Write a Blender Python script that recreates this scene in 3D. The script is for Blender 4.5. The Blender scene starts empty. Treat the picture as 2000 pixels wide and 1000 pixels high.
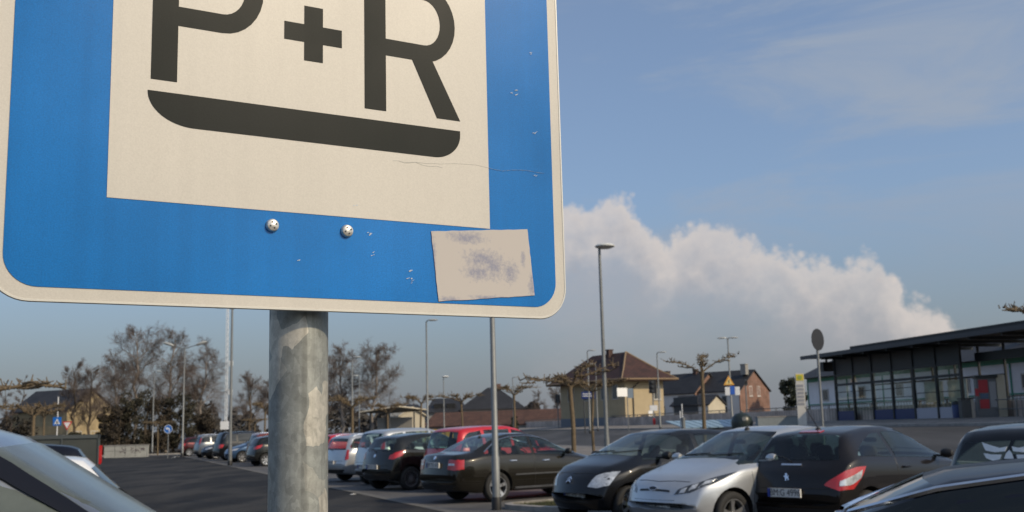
import bpy, bmesh, math, random
from mathutils import Vector, Matrix
from mathutils.bvhtree import BVHTree
R_ = math.radians
S = bpy.context.scene
COL = S.collection
# ---------------------------------------------------------------- camera model (measured from the photo)
FPX = 2100.0; PIT = math.atan(335/2100.0); ROL = .026; HC = 1.55
cp, sp, cr, sr = math.cos(PIT), math.sin(PIT), math.cos(ROL), math.sin(ROL)
CF = Vector((0, cp, sp)); R0 = Vector((1, 0, 0)); U0 = Vector((0, -sp, cp))
CR = R0*cr - U0*sr; CU = U0*cr + R0*sr
def ray(px, py, y):
    d = CF + CR*((px-1000)/FPX) + CU*((500-py)/FPX)
    return Vector((d.x*y/d.y, y, HC + d.z*y/d.y))
def xat(px, y, z=0):
    k = (px-1000)/FPX          # solve for x on the pixel column at distance y
    dz = z-HC
    a = CR.x - k*CF.x; b = k*(y*CF.y+dz*CF.z) - (y*CR.y+dz*CR.z)
    return b/a
cam = bpy.data.cameras.new('camera'); co = bpy.data.objects.new('camera', cam); COL.objects.link(co)
M = Matrix((CR, CU, -CF)).transposed().to_4x4(); M.translation = (0, 0, HC)
co.matrix_world = M
cam.sensor_width = 36; cam.lens = FPX/2000*36; cam.clip_end = 3000; cam.clip_start = .05
cam.dof.use_dof = True; cam.dof.focus_distance = 1.12; cam.dof.aperture_fstop = 20
S.camera = co
# ---------------------------------------------------------------- ground height
TD = Vector((-.218, .976)); TN = Vector((.976, .218)); TA = Vector((24, 57))
GB = [(-400, 1.35), (3, 1.35), (5, 1.28), (8, 1.12), (13, .74), (18, .33), (22, .1), (26, 0), (500, 0)]
def uof(x, y): return -((x-TA.x)*TN.x + (y-TA.y)*TN.y)
def gu(u):
    for (a, za), (b, zb) in zip(GB, GB[1:]):
        if u <= b: return za + (zb-za)*max(0, u-a)/(b-a)
    return 0
def G(x, y): return gu(uof(x, y))
def uv(u, v):   # u left of the station line, v along it
    p = TA - TN*u + TD*v; return p.x, p.y
def at(px, y):
    z = 0
    for _ in range(4):
        x = xat(px, y, z); z = G(x, y)
    return Vector((x, y, z))
def zat(px, py, y): return ray(px, py, y).z
# ---------------------------------------------------------------- materials
MATS = {}
def nodes(name):
    m = bpy.data.materials.new(name); m.use_nodes = True
    return m, m.node_tree, m.node_tree.nodes['Principled BSDF']
def mat(name, col, rough=.6, metal=0, noise=0, scale=8, bump=0, coat=0, spec=None, bscale=None, trans=0, ior=None):
    if name in MATS: return MATS[name]
    m, t, b = nodes(name); N = t.nodes; L = t.links
    b.inputs['Base Color'].default_value = (*col, 1); b.inputs['Roughness'].default_value = rough
    b.inputs['Metallic'].default_value = metal; b.inputs['Coat Weight'].default_value = coat
    b.inputs['Coat Roughness'].default_value = .03
    if trans: b.inputs['Transmission Weight'].default_value = trans
    if ior: b.inputs['IOR'].default_value = ior
    if spec is not None: b.inputs['Specular IOR Level'].default_value = spec
    if noise or bump:
        tc = N.new('ShaderNodeTexCoord'); n = N.new('ShaderNodeTexNoise'); n.inputs['Scale'].default_value = scale
        n.inputs['Detail'].default_value = 6; n.inputs['Roughness'].default_value = .65; L.new(tc.outputs['Object'], n.inputs['Vector'])
        if noise:
            mr = N.new('ShaderNodeMapRange'); mr.inputs['From Min'].default_value = .3; mr.inputs['From Max'].default_value = .7
            mr.inputs['To Min'].default_value = 1-noise; mr.inputs['To Max'].default_value = 1+noise
            L.new(n.outputs['Fac'], mr.inputs['Value'])
            v = N.new('ShaderNodeVectorMath'); v.operation = 'SCALE'; v.inputs[0].default_value = col
            L.new(mr.outputs['Result'], v.inputs['Scale']); L.new(v.outputs['Vector'], b.inputs['Base Color'])
        if bump:
            n2 = N.new('ShaderNodeTexNoise'); n2.inputs['Scale'].default_value = bscale or scale*4; n2.inputs['Detail'].default_value = 4
            L.new(tc.outputs['Object'], n2.inputs['Vector'])
            bp = N.new('ShaderNodeBump'); bp.inputs['Strength'].default_value = bump; bp.inputs['Distance'].default_value = .02
            L.new(n2.outputs['Fac'], bp.inputs['Height']); L.new(bp.outputs['Normal'], b.inputs['Normal'])
    MATS[name] = m; return m
def paint(name, col, metal=.35, rough=.32):
    m = mat('paint_'+name, col, rough, metal, .06, 3, coat=.7)
    t = m.node_tree; N = t.nodes; L = t.links; b = N['Principled BSDF']; b.inputs['Specular IOR Level'].default_value = .15 if max(col) < .1 else .5; d = N.new('ShaderNodeBsdfDiffuse'); d.inputs[0].default_value = (.03, .03, .032, 1)
    g_ = N.new('ShaderNodeNewGeometry'); mx = N.new('ShaderNodeMixShader'); L.new(g_.outputs['Backfacing'], mx.inputs[0]); L.new(b.outputs[0], mx.inputs[1]); L.new(d.outputs[0], mx.inputs[2])
    L.new(mx.outputs[0], N['Material Output'].inputs[0]); return m
def brickmat(name, c1, c2, mortar, sc=1, w=.5, h=.25, ms=.015, rough=.85, vec='Object', rot=None, bump=.3):
    if name in MATS: return MATS[name]
    m, t, b = nodes(name); N = t.nodes; L = t.links
    tc = N.new('ShaderNodeTexCoord'); mp = N.new('ShaderNodeMapping'); L.new(tc.outputs[vec], mp.inputs['Vector'])
    if rot: mp.inputs['Rotation'].default_value = rot
    br = N.new('ShaderNodeTexBrick'); br.inputs['Scale'].default_value = sc; br.inputs['Brick Width'].default_value = w
    br.inputs['Row Height'].default_value = h; br.inputs['Mortar Size'].default_value = ms
    br.inputs['Color1'].default_value = (*c1, 1); br.inputs['Color2'].default_value = (*c2, 1); br.inputs['Mortar'].default_value = (*mortar, 1)
    L.new(mp.outputs['Vector'], br.inputs['Vector'])
    n = N.new('ShaderNodeTexNoise'); n.inputs['Scale'].default_value = .9; n.inputs['Detail'].default_value = 8; L.new(tc.outputs['Object'], n.inputs['Vector'])
    mr = N.new('ShaderNodeMapRange'); mr.inputs['From Min'].default_value = .3; mr.inputs['From Max'].default_value = .7
    mr.inputs['To Min'].default_value = .72; mr.inputs['To Max'].default_value = 1.25; L.new(n.outputs['Fac'], mr.inputs['Value'])
    v = N.new('ShaderNodeVectorMath'); v.operation = 'SCALE'; L.new(br.outputs['Color'], v.inputs[0]); L.new(mr.outputs['Result'], v.inputs['Scale'])
    L.new(v.outputs['Vector'], b.inputs['Base Color']); b.inputs['Roughness'].default_value = rough
    bp = N.new('ShaderNodeBump'); bp.inputs['Strength'].default_value = bump; bp.inputs['Distance'].default_value = .01; bp.invert = True
    L.new(br.outputs['Fac'], bp.inputs['Height']); L.new(bp.outputs['Normal'], b.inputs['Normal'])
    MATS[name] = m; return m
# ---------------------------------------------------------------- mesh builder
class MB:
    def __init__(s): s.v = []; s.f = []; s.m = []
    def add(s, vs, fs, mi=0):
        o = len(s.v); s.v += [tuple(v) for v in vs]; s.f += [tuple(o+i for i in f) for f in fs]; s.m += [mi]*len(fs); return s
    def box(s, x0, x1, y0, y1, z0, z1, mi=0):
        vs = [(x0,y0,z0),(x1,y0,z0),(x1,y1,z0),(x0,y1,z0),(x0,y0,z1),(x1,y0,z1),(x1,y1,z1),(x0,y1,z1)]
        return s.add(vs, [(0,3,2,1),(4,5,6,7),(0,1,5,4),(1,2,6,5),(2,3,7,6),(3,0,4,7)], mi)
    def cbox(s, cx, cy, cz, sx, sy, sz, mi=0): return s.box(cx-sx/2, cx+sx/2, cy-sy/2, cy+sy/2, cz-sz/2, cz+sz/2, mi)
    def tube(s, p0, p1, r0, r1=None, n=8, mi=0, caps=True):
        return s.path([p0, p1], [r0, r0 if r1 is None else r1], n, mi, caps)
    def path(s, pts, rs, n=8, mi=0, caps=True):
        pts = [Vector(p) for p in pts]; vs = []; k = len(pts)
        ref = None
        for i, p in enumerate(pts):
            d = (pts[min(i+1, k-1)]-pts[max(i-1, 0)])
            d = d.normalized() if d.length > 1e-9 else Vector((0, 0, 1))
            a = Vector((0, 0, 1)) if abs(d.z) < .9 else Vector((1, 0, 0))
            if ref is not None: a = ref
            e1 = (a - d*a.dot(d))
            e1 = e1.normalized() if e1.length > 1e-6 else d.orthogonal().normalized()
            ref = e1; e2 = d.cross(e1)
            for j in range(n):
                t = 2*math.pi*j/n; vs.append(p + (e1*math.cos(t)+e2*math.sin(t))*rs[i])
        fs = [(i*n+j, i*n+(j+1) % n, (i+1)*n+(j+1) % n, (i+1)*n+j) for i in range(k-1) for j in range(n)]
        if caps: fs += [tuple(range(n-1, -1, -1)), tuple((k-1)*n+j for j in range(n))]
        return s.add(vs, fs, mi)
    def lathe(s, prof, o=(0,0,0), ax='z', n=24, mi=0, cap=True):   # prof: (r, h)
        vs = []
        for r, h in prof:
            for j in range(n):
                t = 2*math.pi*j/n; a, b = r*math.cos(t), r*math.sin(t)
                q = (a, b, h) if ax == 'z' else ((b, h, a) if ax == 'y' else (h, a, b))
                vs.append((o[0]+q[0], o[1]+q[1], o[2]+q[2]))
        k = len(prof); fs = [(i*n+j, i*n+(j+1) % n, (i+1)*n+(j+1) % n, (i+1)*n+j) for i in range(k-1) for j in range(n)]
        if cap and prof[0][0] > 0: fs.append(tuple(range(n-1, -1, -1)))
        if cap and prof[-1][0] > 0: fs.append(tuple((k-1)*n+j for j in range(n)))
        return s.add(vs, fs, mi)
    def prism(s, poly, a, b, ax='y', mi=0):   # poly in the two other axes, ccw; extruded a..b along ax
        n = len(poly)
        def q(p, h): return (p[0], h, p[1]) if ax == 'y' else ((p[0], p[1], h) if ax == 'z' else (h, p[0], p[1]))
        vs = [q(p, a) for p in poly]+[q(p, b) for p in poly]
        fs = [(i, (i+1) % n, n+(i+1) % n, n+i) for i in range(n)] + [tuple(range(n-1, -1, -1)), tuple(range(n, 2*n))]
        return s.add(vs, fs, mi)
    def build(s, name, mats, parent=None, smooth=False, angle=40, fix=True, loc=None):
        me = bpy.data.meshes.new(name); me.from_pydata(s.v, [], s.f)
        if not isinstance(mats, (list, tuple)): mats = [mats]
        for m in mats: me.materials.append(m)
        me.polygons.foreach_set('material_index', s.m)
        if fix:
            bm = bmesh.new(); bm.from_mesh(me); bmesh.ops.recalc_face_normals(bm, faces=bm.faces); bm.to_mesh(me); bm.free()
        if smooth:
            me.polygons.foreach_set('use_smooth', [True]*len(me.polygons)); me.set_sharp_from_angle(angle=R_(angle))
        me.update(); o = bpy.data.objects.new(name, me); COL.objects.link(o)
        if parent: o.parent = parent
        if loc is not None: o.location = loc
        return o
def tag(o, label, cat, group=None):
    o['label'] = label; o['category'] = cat
    if group: o['group'] = group
    return o
def thing(name, label, cat, loc=(0,0,0), rz=0, group=None):
    o = bpy.data.objects.new(name, None); COL.objects.link(o); o.location = loc; o.rotation_euler = (0, 0, rz); o.empty_display_size = .1
    return tag(o, label, cat, group)
def struct(o, kind='structure'): o['kind'] = kind; return o
def dup(o, loc=None, rz=None, sc=None, label=None, parent=None):
    c = o.copy(); COL.objects.link(c)
    if parent: c.parent = parent
    if loc is not None: c.location = loc
    if rz is not None: c.rotation_euler = (0, 0, rz)
    if sc is not None: c.scale = (sc, sc, sc) if not isinstance(sc, tuple) else sc
    if label: c['label'] = label
    for ch in list(o.children): dup(ch, parent=c)
    return c
def text_mb(s, size, sx=1.0):   # lettering centred on the origin in the xz plane facing -y
    cu = bpy.data.curves.new('t', 'FONT'); cu.body = s; cu.size = size; cu.align_x = 'CENTER'; cu.align_y = 'CENTER'
    o = bpy.data.objects.new('t', cu); COL.objects.link(o); bpy.context.view_layer.update()
    me = o.evaluated_get(bpy.context.evaluated_depsgraph_get()).to_mesh()
    vs = [(v.co.x*sx, 0, v.co.y) for v in me.vertices]; fs = [tuple(p.vertices) for p in me.polygons]
    bpy.data.objects.remove(o); b = MB(); b.add(vs, fs); return b
def interp(pts, x):
    if x <= pts[0][0]: return pts[0][1]
    for (a, za), (b, zb) in zip(pts, pts[1:]):
        if x <= b: return za + (zb-za)*(x-a)/(b-a)
    return pts[-1][1]
def smooth_i(pts, x, w): return sum(interp(pts, x+w*k/3)*g for k, g in ((-3, .1), (-2, .12), (-1, .18), (0, .2), (1, .18), (2, .12), (3, .1)))
# common materials
m_galv = mat('galvanised_steel', (.21, .22, .22), .55, .4, .15, 3, .05)
m_galvd = mat('dark_steel', (.07, .075, .08), .5, .5, .1, 4)
m_black = mat('black_plastic', (.012, .012, .013), .55)
m_white = mat('white_paint', (.75, .76, .76), .5, 0, .05, 2)
m_glass = mat('car_glass', (.004, .006, .006), .03, 0, spec=.5)
m_glassd = mat('dusty_painted_reflection_glass', (.085, .10, .092), .16, 0, .3, 3, spec=.45)  # dust tone, lightened so the colour also paints in the sky reflection
m_lampd = mat('dark_headlamp', (.05, .055, .06), .1, .3, coat=1)
def see_glass(name, tint, f0=1.45, rough=.015):
    m = bpy.data.materials.new(name); m.use_nodes = True; t = m.node_tree; N = t.nodes; L = t.links
    N.remove(N['Principled BSDF']); out = N['Material Output']; tr = N.new('ShaderNodeBsdfTransparent'); tr.inputs[0].default_value = (*tint, 1)
    gl_ = N.new('ShaderNodeBsdfGlossy'); gl_.inputs['Roughness'].default_value = rough; gl_.inputs[0].default_value = (1, 1, 1, 1)
    fr_ = N.new('ShaderNodeFresnel'); gi = N.new('ShaderNodeNewGeometry'); mi_ = N.new('ShaderNodeMapRange'); mi_.inputs['To Min'].default_value = f0; mi_.inputs['To Max'].default_value = 1/f0; L.new(gi.outputs['Backfacing'], mi_.inputs['Value']); L.new(mi_.outputs['Result'], fr_.inputs[0]); mx = N.new('ShaderNodeMixShader')
    L.new(fr_.outputs[0], mx.inputs[0]); L.new(tr.outputs[0], mx.inputs[1]); L.new(gl_.outputs[0], mx.inputs[2]); L.new(mx.outputs[0], out.inputs[0]); MATS[name] = m; return m
m_cg = see_glass('clear_car_glass', (.62, .72, .69), 1.5)
m_seat = mat('seat_fabric', (.03, .03, .033), .9); m_cabin = mat('cabin_plastic', (.02, .02, .021), .8)
m_chrome = mat('chrome', (.75, .77, .8), .12, 1)
m_rubber = mat('tyre_rubber', (.018, .018, .018), .8, 0, .1, 20)
m_red = mat('red_lens', (.42, .012, .012), .15, 0, coat=1)
m_clear = mat('headlamp_lens', (.50, .53, .56), .12, .3, .45, 16, coat=1)
m_plate = mat('plate_white', (.62, .62, .6), .45)
m_eu = mat('plate_blue', (.02, .05, .3), .4)
m_ink = mat('black_ink', (.012, .012, .012), .5)
m_arch = mat('wheel_well', (.008, .008, .008), .9)
m_rim = mat('alloy', (.42, .43, .45), .3, .8)
# ================================================================ P+R SIGN
SX, SY = -.1967, 1.0681
SZ = 1.6705
sign = thing('parking_sign', 'large blue and white P+R sign on a galvanised post, nearest the camera', 'traffic sign', (SX, SY, 0), R_(31))
def rrect(x0, x1, z0, z1, r, n=10):
    pts = []
    for cx, cz, a0 in ((x1-r, z0+r, -90), (x1-r, z1-r, 0), (x0+r, z1-r, 90), (x0+r, z0+r, 180)):
        for i in range(n+1):
            a = R_(a0+90*i/n); pts.append((cx+r*math.cos(a), cz+r*math.sin(a)))
    return pts
def sheet(name, pts, y, m, parent, th=.0004):
    b = MB(); b.prism(pts, y, y+th, 'y'); return b.build(name, m, parent)
def film(name, col, rough, dirt, spec=.5):
    m, t, b = nodes(name); N = t.nodes; L = t.links
    tc = N.new('ShaderNodeTexCoord'); b.inputs['Roughness'].default_value = rough; b.inputs['Specular IOR Level'].default_value = spec
    n = N.new('ShaderNodeTexNoise'); n.inputs['Scale'].default_value = 700; n.inputs['Detail'].default_value = 2; L.new(tc.outputs['Object'], n.inputs['Vector'])
    n2 = N.new('ShaderNodeTexNoise'); n2.inputs['Scale'].default_value = 5; n2.inputs['Detail'].default_value = 7; L.new(tc.outputs['Object'], n2.inputs['Vector'])
    mp = N.new('ShaderNodeMapping'); mp.inputs['Scale'].default_value = (60, 1, 1.5); L.new(tc.outputs['Object'], mp.inputs['Vector'])
    n3 = N.new('ShaderNodeTexNoise'); n3.inputs['Scale'].default_value = 1; n3.inputs['Detail'].default_value = 4; L.new(mp.outputs['Vector'], n3.inputs['Vector'])
    def mr(src, a, b_, lo, hi):
        q = N.new('ShaderNodeMapRange'); q.inputs['From Min'].default_value = a; q.inputs['From Max'].default_value = b_
        q.inputs['To Min'].default_value = lo; q.inputs['To Max'].default_value = hi; L.new(src, q.inputs['Value']); return q.outputs['Result']
    def mul(a, b_):
        q = N.new('ShaderNodeMath'); q.operation = 'MULTIPLY'; L.new(a, q.inputs[0]); L.new(b_, q.inputs[1]); return q.outputs[0]
    k = mul(mul(mr(n.outputs['Fac'], .3, .7, 1-dirt, 1+dirt), mr(n2.outputs['Fac'], .3, .7, 1-dirt, 1+dirt)), mr(n3.outputs['Fac'], .25, .8, 1-dirt*.7, 1+dirt*.5))
    v = N.new('ShaderNodeVectorMath'); v.operation = 'SCALE'; v.inputs[0].default_value = col; L.new(k, v.inputs['Scale'])
    L.new(v.outputs['Vector'], b.inputs['Base Color'])
    L.new(mr(n2.outputs['Fac'], .3, .7, rough*.8, rough*1.25), b.inputs['Roughness'])
    bp = N.new('ShaderNodeBump'); bp.inputs['Strength'].default_value = .08; bp.inputs['Distance'].default_value = .0006
    L.new(n.outputs['Fac'], bp.inputs['Height']); L.new(bp.outputs['Normal'], b.inputs['Normal'])
    MATS[name] = m; return m
f_white = film('white_reflective_film', (.55, .522, .465), .42, .05)
f_blue = film('blue_reflective_film', (.0, .150, .47), .24, .13, .30)
f_dark = film('black_film', (.010, .013, .012), .45, .15, .15)
panel = MB().prism(rrect(-.3, .3, SZ, SZ+.6, .036), .0004, .003, 'y').build('sign_panel', f_white, sign)
# folded rim: slightly raised bright edge
fr = MB(); rp = rrect(-.2995, .2995, SZ+.0005, SZ+.5995, .0355)
fr.path([(p[0], .0012, p[1]) for p in rp]+[(rp[0][0], .0012, rp[0][1])], [.0016]*(len(rp)+1), 6, caps=False)
fr.build('panel_rim', mat('sign_rim', (.6, .58, .52), .3, .2), panel, smooth=True)
blue = sheet('blue_field', rrect(-.2865, .2865, SZ+.0125, SZ+.5875, .029), -.0002, f_blue, panel)
white = sheet('white_field', [(-.2025, SZ+.0975), (.2015, SZ+.0975), (.2015, SZ+.5015), (-.2025, SZ+.5015)], -.0007, f_white, panel)
def arc(cx, cz, rx, rz, a0, a1, n=16): return [(cx+rx*math.cos(R_(a0+(a1-a0)*i/n)), cz+rz*math.sin(R_(a0+(a1-a0)*i/n))) for i in range(n+1)]
# lettering (mm -> m)
def letter(name, pieces):
    b = MB()
    for i, pl in enumerate(pieces):
        b.prism([(x/1000, SZ+z/1000) for x, z in pl], -.0012+.00002*i, -.0007, 'y')
    return b.build(name, f_dark, panel)
def ring(x0, cx, cz, ro, ri, st):     # bowl: straight arms from x0 to cx then half ring (outer ro, inner ri)
    out = [(x0, cz-ro)]+arc(cx, cz, ro*.86, ro, -90, 90)+[(x0, cz+ro)]
    inn = [(x0, cz+ri)]+arc(cx, cz, ri*.86+ (st), ri, 90, -90)+[(x0, cz-ri)]
    return out+inn
letter('letter_p', [[(-166.5, 216), (-142, 216), (-142, 369), (-166.5, 369)], ring(-142, -99, 321, 48, 28.6, -2)])
letter('letter_r', [[(52.6, 216), (77.2, 216), (77.2, 369), (52.6, 369)], ring(77.2, 123, 323.3, 45, 26.4, -2.5),
                    [(137.8, 216), (166.4, 216), (131.5, 283.5), (108.5, 278.2)]])
letter('plus_mark', [[(-14.3, 258.3), (5.9, 258.3), (5.9, 278), (26.9, 278), (26.9, 297), (5.9, 297), (5.9, 317.3), (-14.3, 317.3), (-14.3, 297), (-35.6, 297), (-35.6, 278), (-14.3, 278)]])
bar = [(-.169, SZ+.2045), (.166, SZ+.2045)] + [(.166, SZ+.199)] + [(x, z) for x, z in arc(.130, SZ+.203, .036, .0315, 0, -90)] + [(x, z) for x, z in arc(-.124, SZ+.2045, .045, .0325, -90, -180)]
bar = [(-.169, SZ+.2045)] + arc(-.124, SZ+.2045, .045, .0325, 180, 270) + arc(.134, SZ+.1995, .032, .0275, 270, 360) + [(.166, SZ+.2045)]
b = MB(); b.prism(bar[1:], -.0012, -.0007, 'y'); b.build('underline_bar', f_dark, panel)
# bolts
for bx in (-.0465, .0322):
    b = MB(); b.lathe([(.0066, 0), (.0066, -.0016), (.0058, -.0026), (.0058, -.0038), (.0046, -.0046), (0, -.0048)], (bx, -.0003, 1.7532), 'y', 20)
    bo = b.build('bolt', mat('zinc_bolt', (.62, .6, .55), .35, .55, .35, 400), sign, smooth=True)
    c = MB()
    for k in range(4):
        a = R_(20+90*k); c.lathe([(.0009, 0), (.0009, -.0004), (0, -.0004)], (bx+.0031*math.cos(a), -.0050, 1.7532+.0031*math.sin(a)), 'y', 8)
    c.build('bolt_notch', m_ink, bo)
# weathered sticker
m, t, bs = nodes('faded_sticker'); N = t.nodes; L = t.links
tc = N.new('ShaderNodeTexCoord'); n = N.new('ShaderNodeTexNoise'); n.inputs['Scale'].default_value = 230; n.inputs['Detail'].default_value = 8; n.inputs['Roughness'].default_value = .75
L.new(tc.outputs['Object'], n.inputs['Vector'])
def blob(cx, cz, rx, rz):
    mp = N.new('ShaderNodeMapping'); mp.inputs['Location'].default_value = (-cx/rx, 0, -cz/rz); mp.inputs['Scale'].default_value = (1/rx, 0, 1/rz)
    L.new(tc.outputs['Object'], mp.inputs['Vector']); vl = N.new('ShaderNodeVectorMath'); vl.operation = 'LENGTH'; L.new(mp.outputs['Vector'], vl.inputs[0])
    q = N.new('ShaderNodeMapRange'); q.inputs['From Min'].default_value = 1.25; q.inputs['From Max'].default_value = .2; q.inputs['To Min'].default_value = 0; q.inputs['To Max'].default_value = .40
    L.new(vl.outputs['Value'], q.inputs['Value']); return q.outputs['Result']
acc = None
for bb in ((.192, SZ+.063, .034, .013), (.185, SZ+.048, .024, .012), (.225, SZ+.050, .014, .016), (.172, SZ+.085, .030, .009), (.222, SZ+.108, .026, .007), (.145, SZ+.106, .02, .007), (.243, SZ+.066, .004, .012),(.205, SZ+.056, .02, .02), (.131, SZ+.06, .004, .03), (.15, SZ+.017, .02, .004), (.2, SZ+.02, .03, .004), (.254, SZ+.035, .006, .02), (.18, SZ+.113, .05, .003), (.130, SZ+.10, .006, .008)):
    o_ = blob(*bb)
    if acc is None: acc = o_
    else:
        q = N.new('ShaderNodeMath'); q.operation = 'MAXIMUM'; L.new(acc, q.inputs[0]); L.new(o_, q.inputs[1]); acc = q.outputs[0]
ad = N.new('ShaderNodeMath'); ad.operation = 'ADD'; L.new(acc, ad.inputs[0]); L.new(n.outputs['Fac'], ad.inputs[1])
q = N.new('ShaderNodeMapRange'); q.inputs['From Min'].default_value = .62; q.inputs['From Max'].default_value = .95; q.inputs['To Max'].default_value = .75; L.new(ad.outputs[0], q.inputs['Value'])
mx = N.new('ShaderNodeMixRGB'); mx.inputs[1].default_value = (.50, .465, .435, 1); mx.inputs[2].default_value = (.20, .22, .32, 1)
L.new(q.outputs['Result'], mx.inputs[0]); L.new(mx.outputs[0], bs.inputs['Base Color']); bs.inputs['Roughness'].default_value = .8
random.seed(3)
crn = [(.1284, SZ+.0896), (.2500, SZ+.1005), (.2570, SZ+.0256), (.1364, SZ+.0142)]
crn = [(.1284, 1.55+.2701*.7772), (.25, 1.55+.2843*.7772), (.2570, 1.55+.1878*.7772), (.1364, 1.55+.1731*.7772)]
poly = []
for i in range(4):
    a, b_ = Vector(crn[i]), Vector(crn[(i+1) % 4])
    for k in range(14):
        p = a.lerp(b_, k/14); jj = 0 if k == 0 else .0003
        poly.append((p.x+random.uniform(-jj, jj), p.y+random.uniform(-jj, jj)))
sheet('sticker_remnant', poly[::-1], -.0012, m, sign, .0004)
# scuffs and thin scratches
m_scuff = mat('scuff', (.5, .55, .6), .6)
b = MB()
def scr(pts, w=.0005):
    for p0, p1 in zip(pts, pts[1:]):
        d = (Vector(p1)-Vector(p0)); nn = Vector((-d.y, d.x)).normalized()*w
        q = [Vector(p0)-nn, Vector(p1)-nn*.3, Vector(p1)+nn*.3, Vector(p0)+nn]
        b.prism([(v.x, v.y) for v in q], -.0009, -.0006, 'y')
for cx, cz, k, sp_ in ((.1035, 1.706, 7, .005), (.1040, 1.716, 3, .003), (.041, 1.782, 3, .003), (.262, 1.885, 3, .002), (.236, 1.93, 5, .005), (.055, 1.752, 3, .003), (.262, 1.835, 3, .002), (.262, 1.98, 2, .002), (.06, 1.731, 3, .004), (-.02, 1.72, 2, .003)):
    for _ in range(k):
        x = cx+random.uniform(-sp_, sp_); z = cz+random.uniform(-sp_, sp_)*.7; l = random.uniform(.001, .004)
        scr([(x, z), (x+l, z+l*random.uniform(.2, .7))], random.uniform(.0002, .0006))
b.build('scuff_marks', m_scuff, sign)
b = MB(); pts = [(.095, 1.833)]
while pts[-1][0] < .275: pts.append((pts[-1][0]+random.uniform(.006, .012), pts[-1][1]+random.uniform(-.0012, .0016)))
scr(pts, .00011); pts = [(.085, 1.833)]
for k in range(9): pts.append((pts[-1][0]+.0065, pts[-1][1]+random.uniform(-.0022, .0018)))
scr(pts, .00018)
b.build('scratch_line', mat('scratch', (.36, .38, .36), .6), sign)
# post: galvanised steel with spangle
m, t, bs = nodes('spangled_zinc'); N = t.nodes; L = t.links
tc = N.new('ShaderNodeTexCoord'); mp = N.new('ShaderNodeMapping'); mp.inputs['Scale'].default_value = (1, 1, .62); L.new(tc.outputs['Object'], mp.inputs['Vector'])
nz = N.new('ShaderNodeTexNoise'); nz.inputs['Scale'].default_value = 28; nz.inputs['Detail'].default_value = 4; L.new(mp.outputs['Vector'], nz.inputs['Vector'])
va = N.new('ShaderNodeVectorMath'); va.operation = 'SCALE'; va.inputs['Scale'].default_value = .018; L.new(nz.outputs['Color'], va.inputs[0])
vb = N.new('ShaderNodeVectorMath'); L.new(mp.outputs['Vector'], vb.inputs[0]); L.new(va.outputs[0], vb.inputs[1])
vo = N.new('ShaderNodeTexVoronoi'); vo.inputs['Scale'].default_value = 46; L.new(vb.outputs[0], vo.inputs['Vector'])
sx = N.new('ShaderNodeSeparateColor'); L.new(vo.outputs['Color'], sx.inputs[0])
r1 = N.new('ShaderNodeValToRGB'); e = r1.color_ramp.elements; e[0].position = 0; e[0].color = (.27, .285, .27, 1); e[1].position = 1; e[1].color = (.56, .53, .46, 1)
x1 = r1.color_ramp.elements.new(.72); x1.color = (.32, .33, .305, 1); x2 = r1.color_ramp.elements.new(.82); x2.color = (.50, .475, .41, 1)
L.new(sx.outputs[0], r1.inputs[0])
n2 = N.new('ShaderNodeTexNoise'); n2.inputs['Scale'].default_value = 60; n2.inputs['Detail'].default_value = 9; n2.inputs['Roughness'].default_value = .75; L.new(tc.outputs['Object'], n2.inputs['Vector'])
mr = N.new('ShaderNodeMapRange'); mr.inputs['From Min'].default_value = .3; mr.inputs['From Max'].default_value = .7; mr.inputs['To Min'].default_value = .72; mr.inputs['To Max'].default_value = 1.2
L.new(n2.outputs['Fac'], mr.inputs['Value'])
mps = N.new('ShaderNodeMapping'); mps.inputs['Scale'].default_value = (130, 130, 3); L.new(tc.outputs['Object'], mps.inputs['Vector'])
n3 = N.new('ShaderNodeTexNoise'); n3.inputs['Scale'].default_value = 1; n3.inputs['Detail'].default_value = 3; L.new(mps.outputs[0], n3.inputs['Vector'])
mr3 = N.new('ShaderNodeMapRange'); mr3.inputs['From Min'].default_value = .28; mr3.inputs['From Max'].default_value = .45; mr3.inputs['To Min'].default_value = .7; mr3.inputs['To Max'].default_value = 1; L.new(n3.outputs['Fac'], mr3.inputs['Value'])
mm = N.new('ShaderNodeMath'); mm.operation = 'MULTIPLY'; L.new(mr.outputs[0], mm.inputs[0]); L.new(mr3.outputs[0], mm.inputs[1])
vs = N.new('ShaderNodeVectorMath'); vs.operation = 'SCALE'; vo2 = N.new('ShaderNodeTexVoronoi'); vo2.inputs['Scale'].default_value = 190; L.new(vb.outputs[0], vo2.inputs['Vector'])
s2 = N.new('ShaderNodeSeparateColor'); L.new(vo2.outputs['Color'], s2.inputs[0]); m5 = N.new('ShaderNodeMapRange'); m5.inputs['To Min'].default_value = .86; m5.inputs['To Max'].default_value = 1.12; L.new(s2.outputs[1], m5.inputs['Value'])
m6 = N.new('ShaderNodeMath'); m6.operation = 'MULTIPLY'; L.new(mm.outputs[0], m6.inputs[0]); L.new(m5.outputs[0], m6.inputs[1]); mm = m6
L.new(r1.outputs[0], vs.inputs[0]); L.new(mm.outputs[0], vs.inputs['Scale'])
L.new(vs.outputs[0], bs.inputs['Base Color']); bs.inputs['Metallic'].default_value = .35
mr4 = N.new('ShaderNodeMapRange'); mr4.inputs['To Min'].default_value = .58; mr4.inputs['To Max'].default_value = .4; L.new(sx.outputs[0], mr4.inputs['Value']); L.new(mr4.outputs[0], bs.inputs['Roughness'])
bp = N.new('ShaderNodeBump'); bp.inputs['Strength'].default_value = .25; bp.inputs['Distance'].default_value = .001; L.new(n2.outputs['Fac'], bp.inputs['Height']); L.new(bp.outputs[0], bs.inputs['Normal'])
m_post = m
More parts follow.
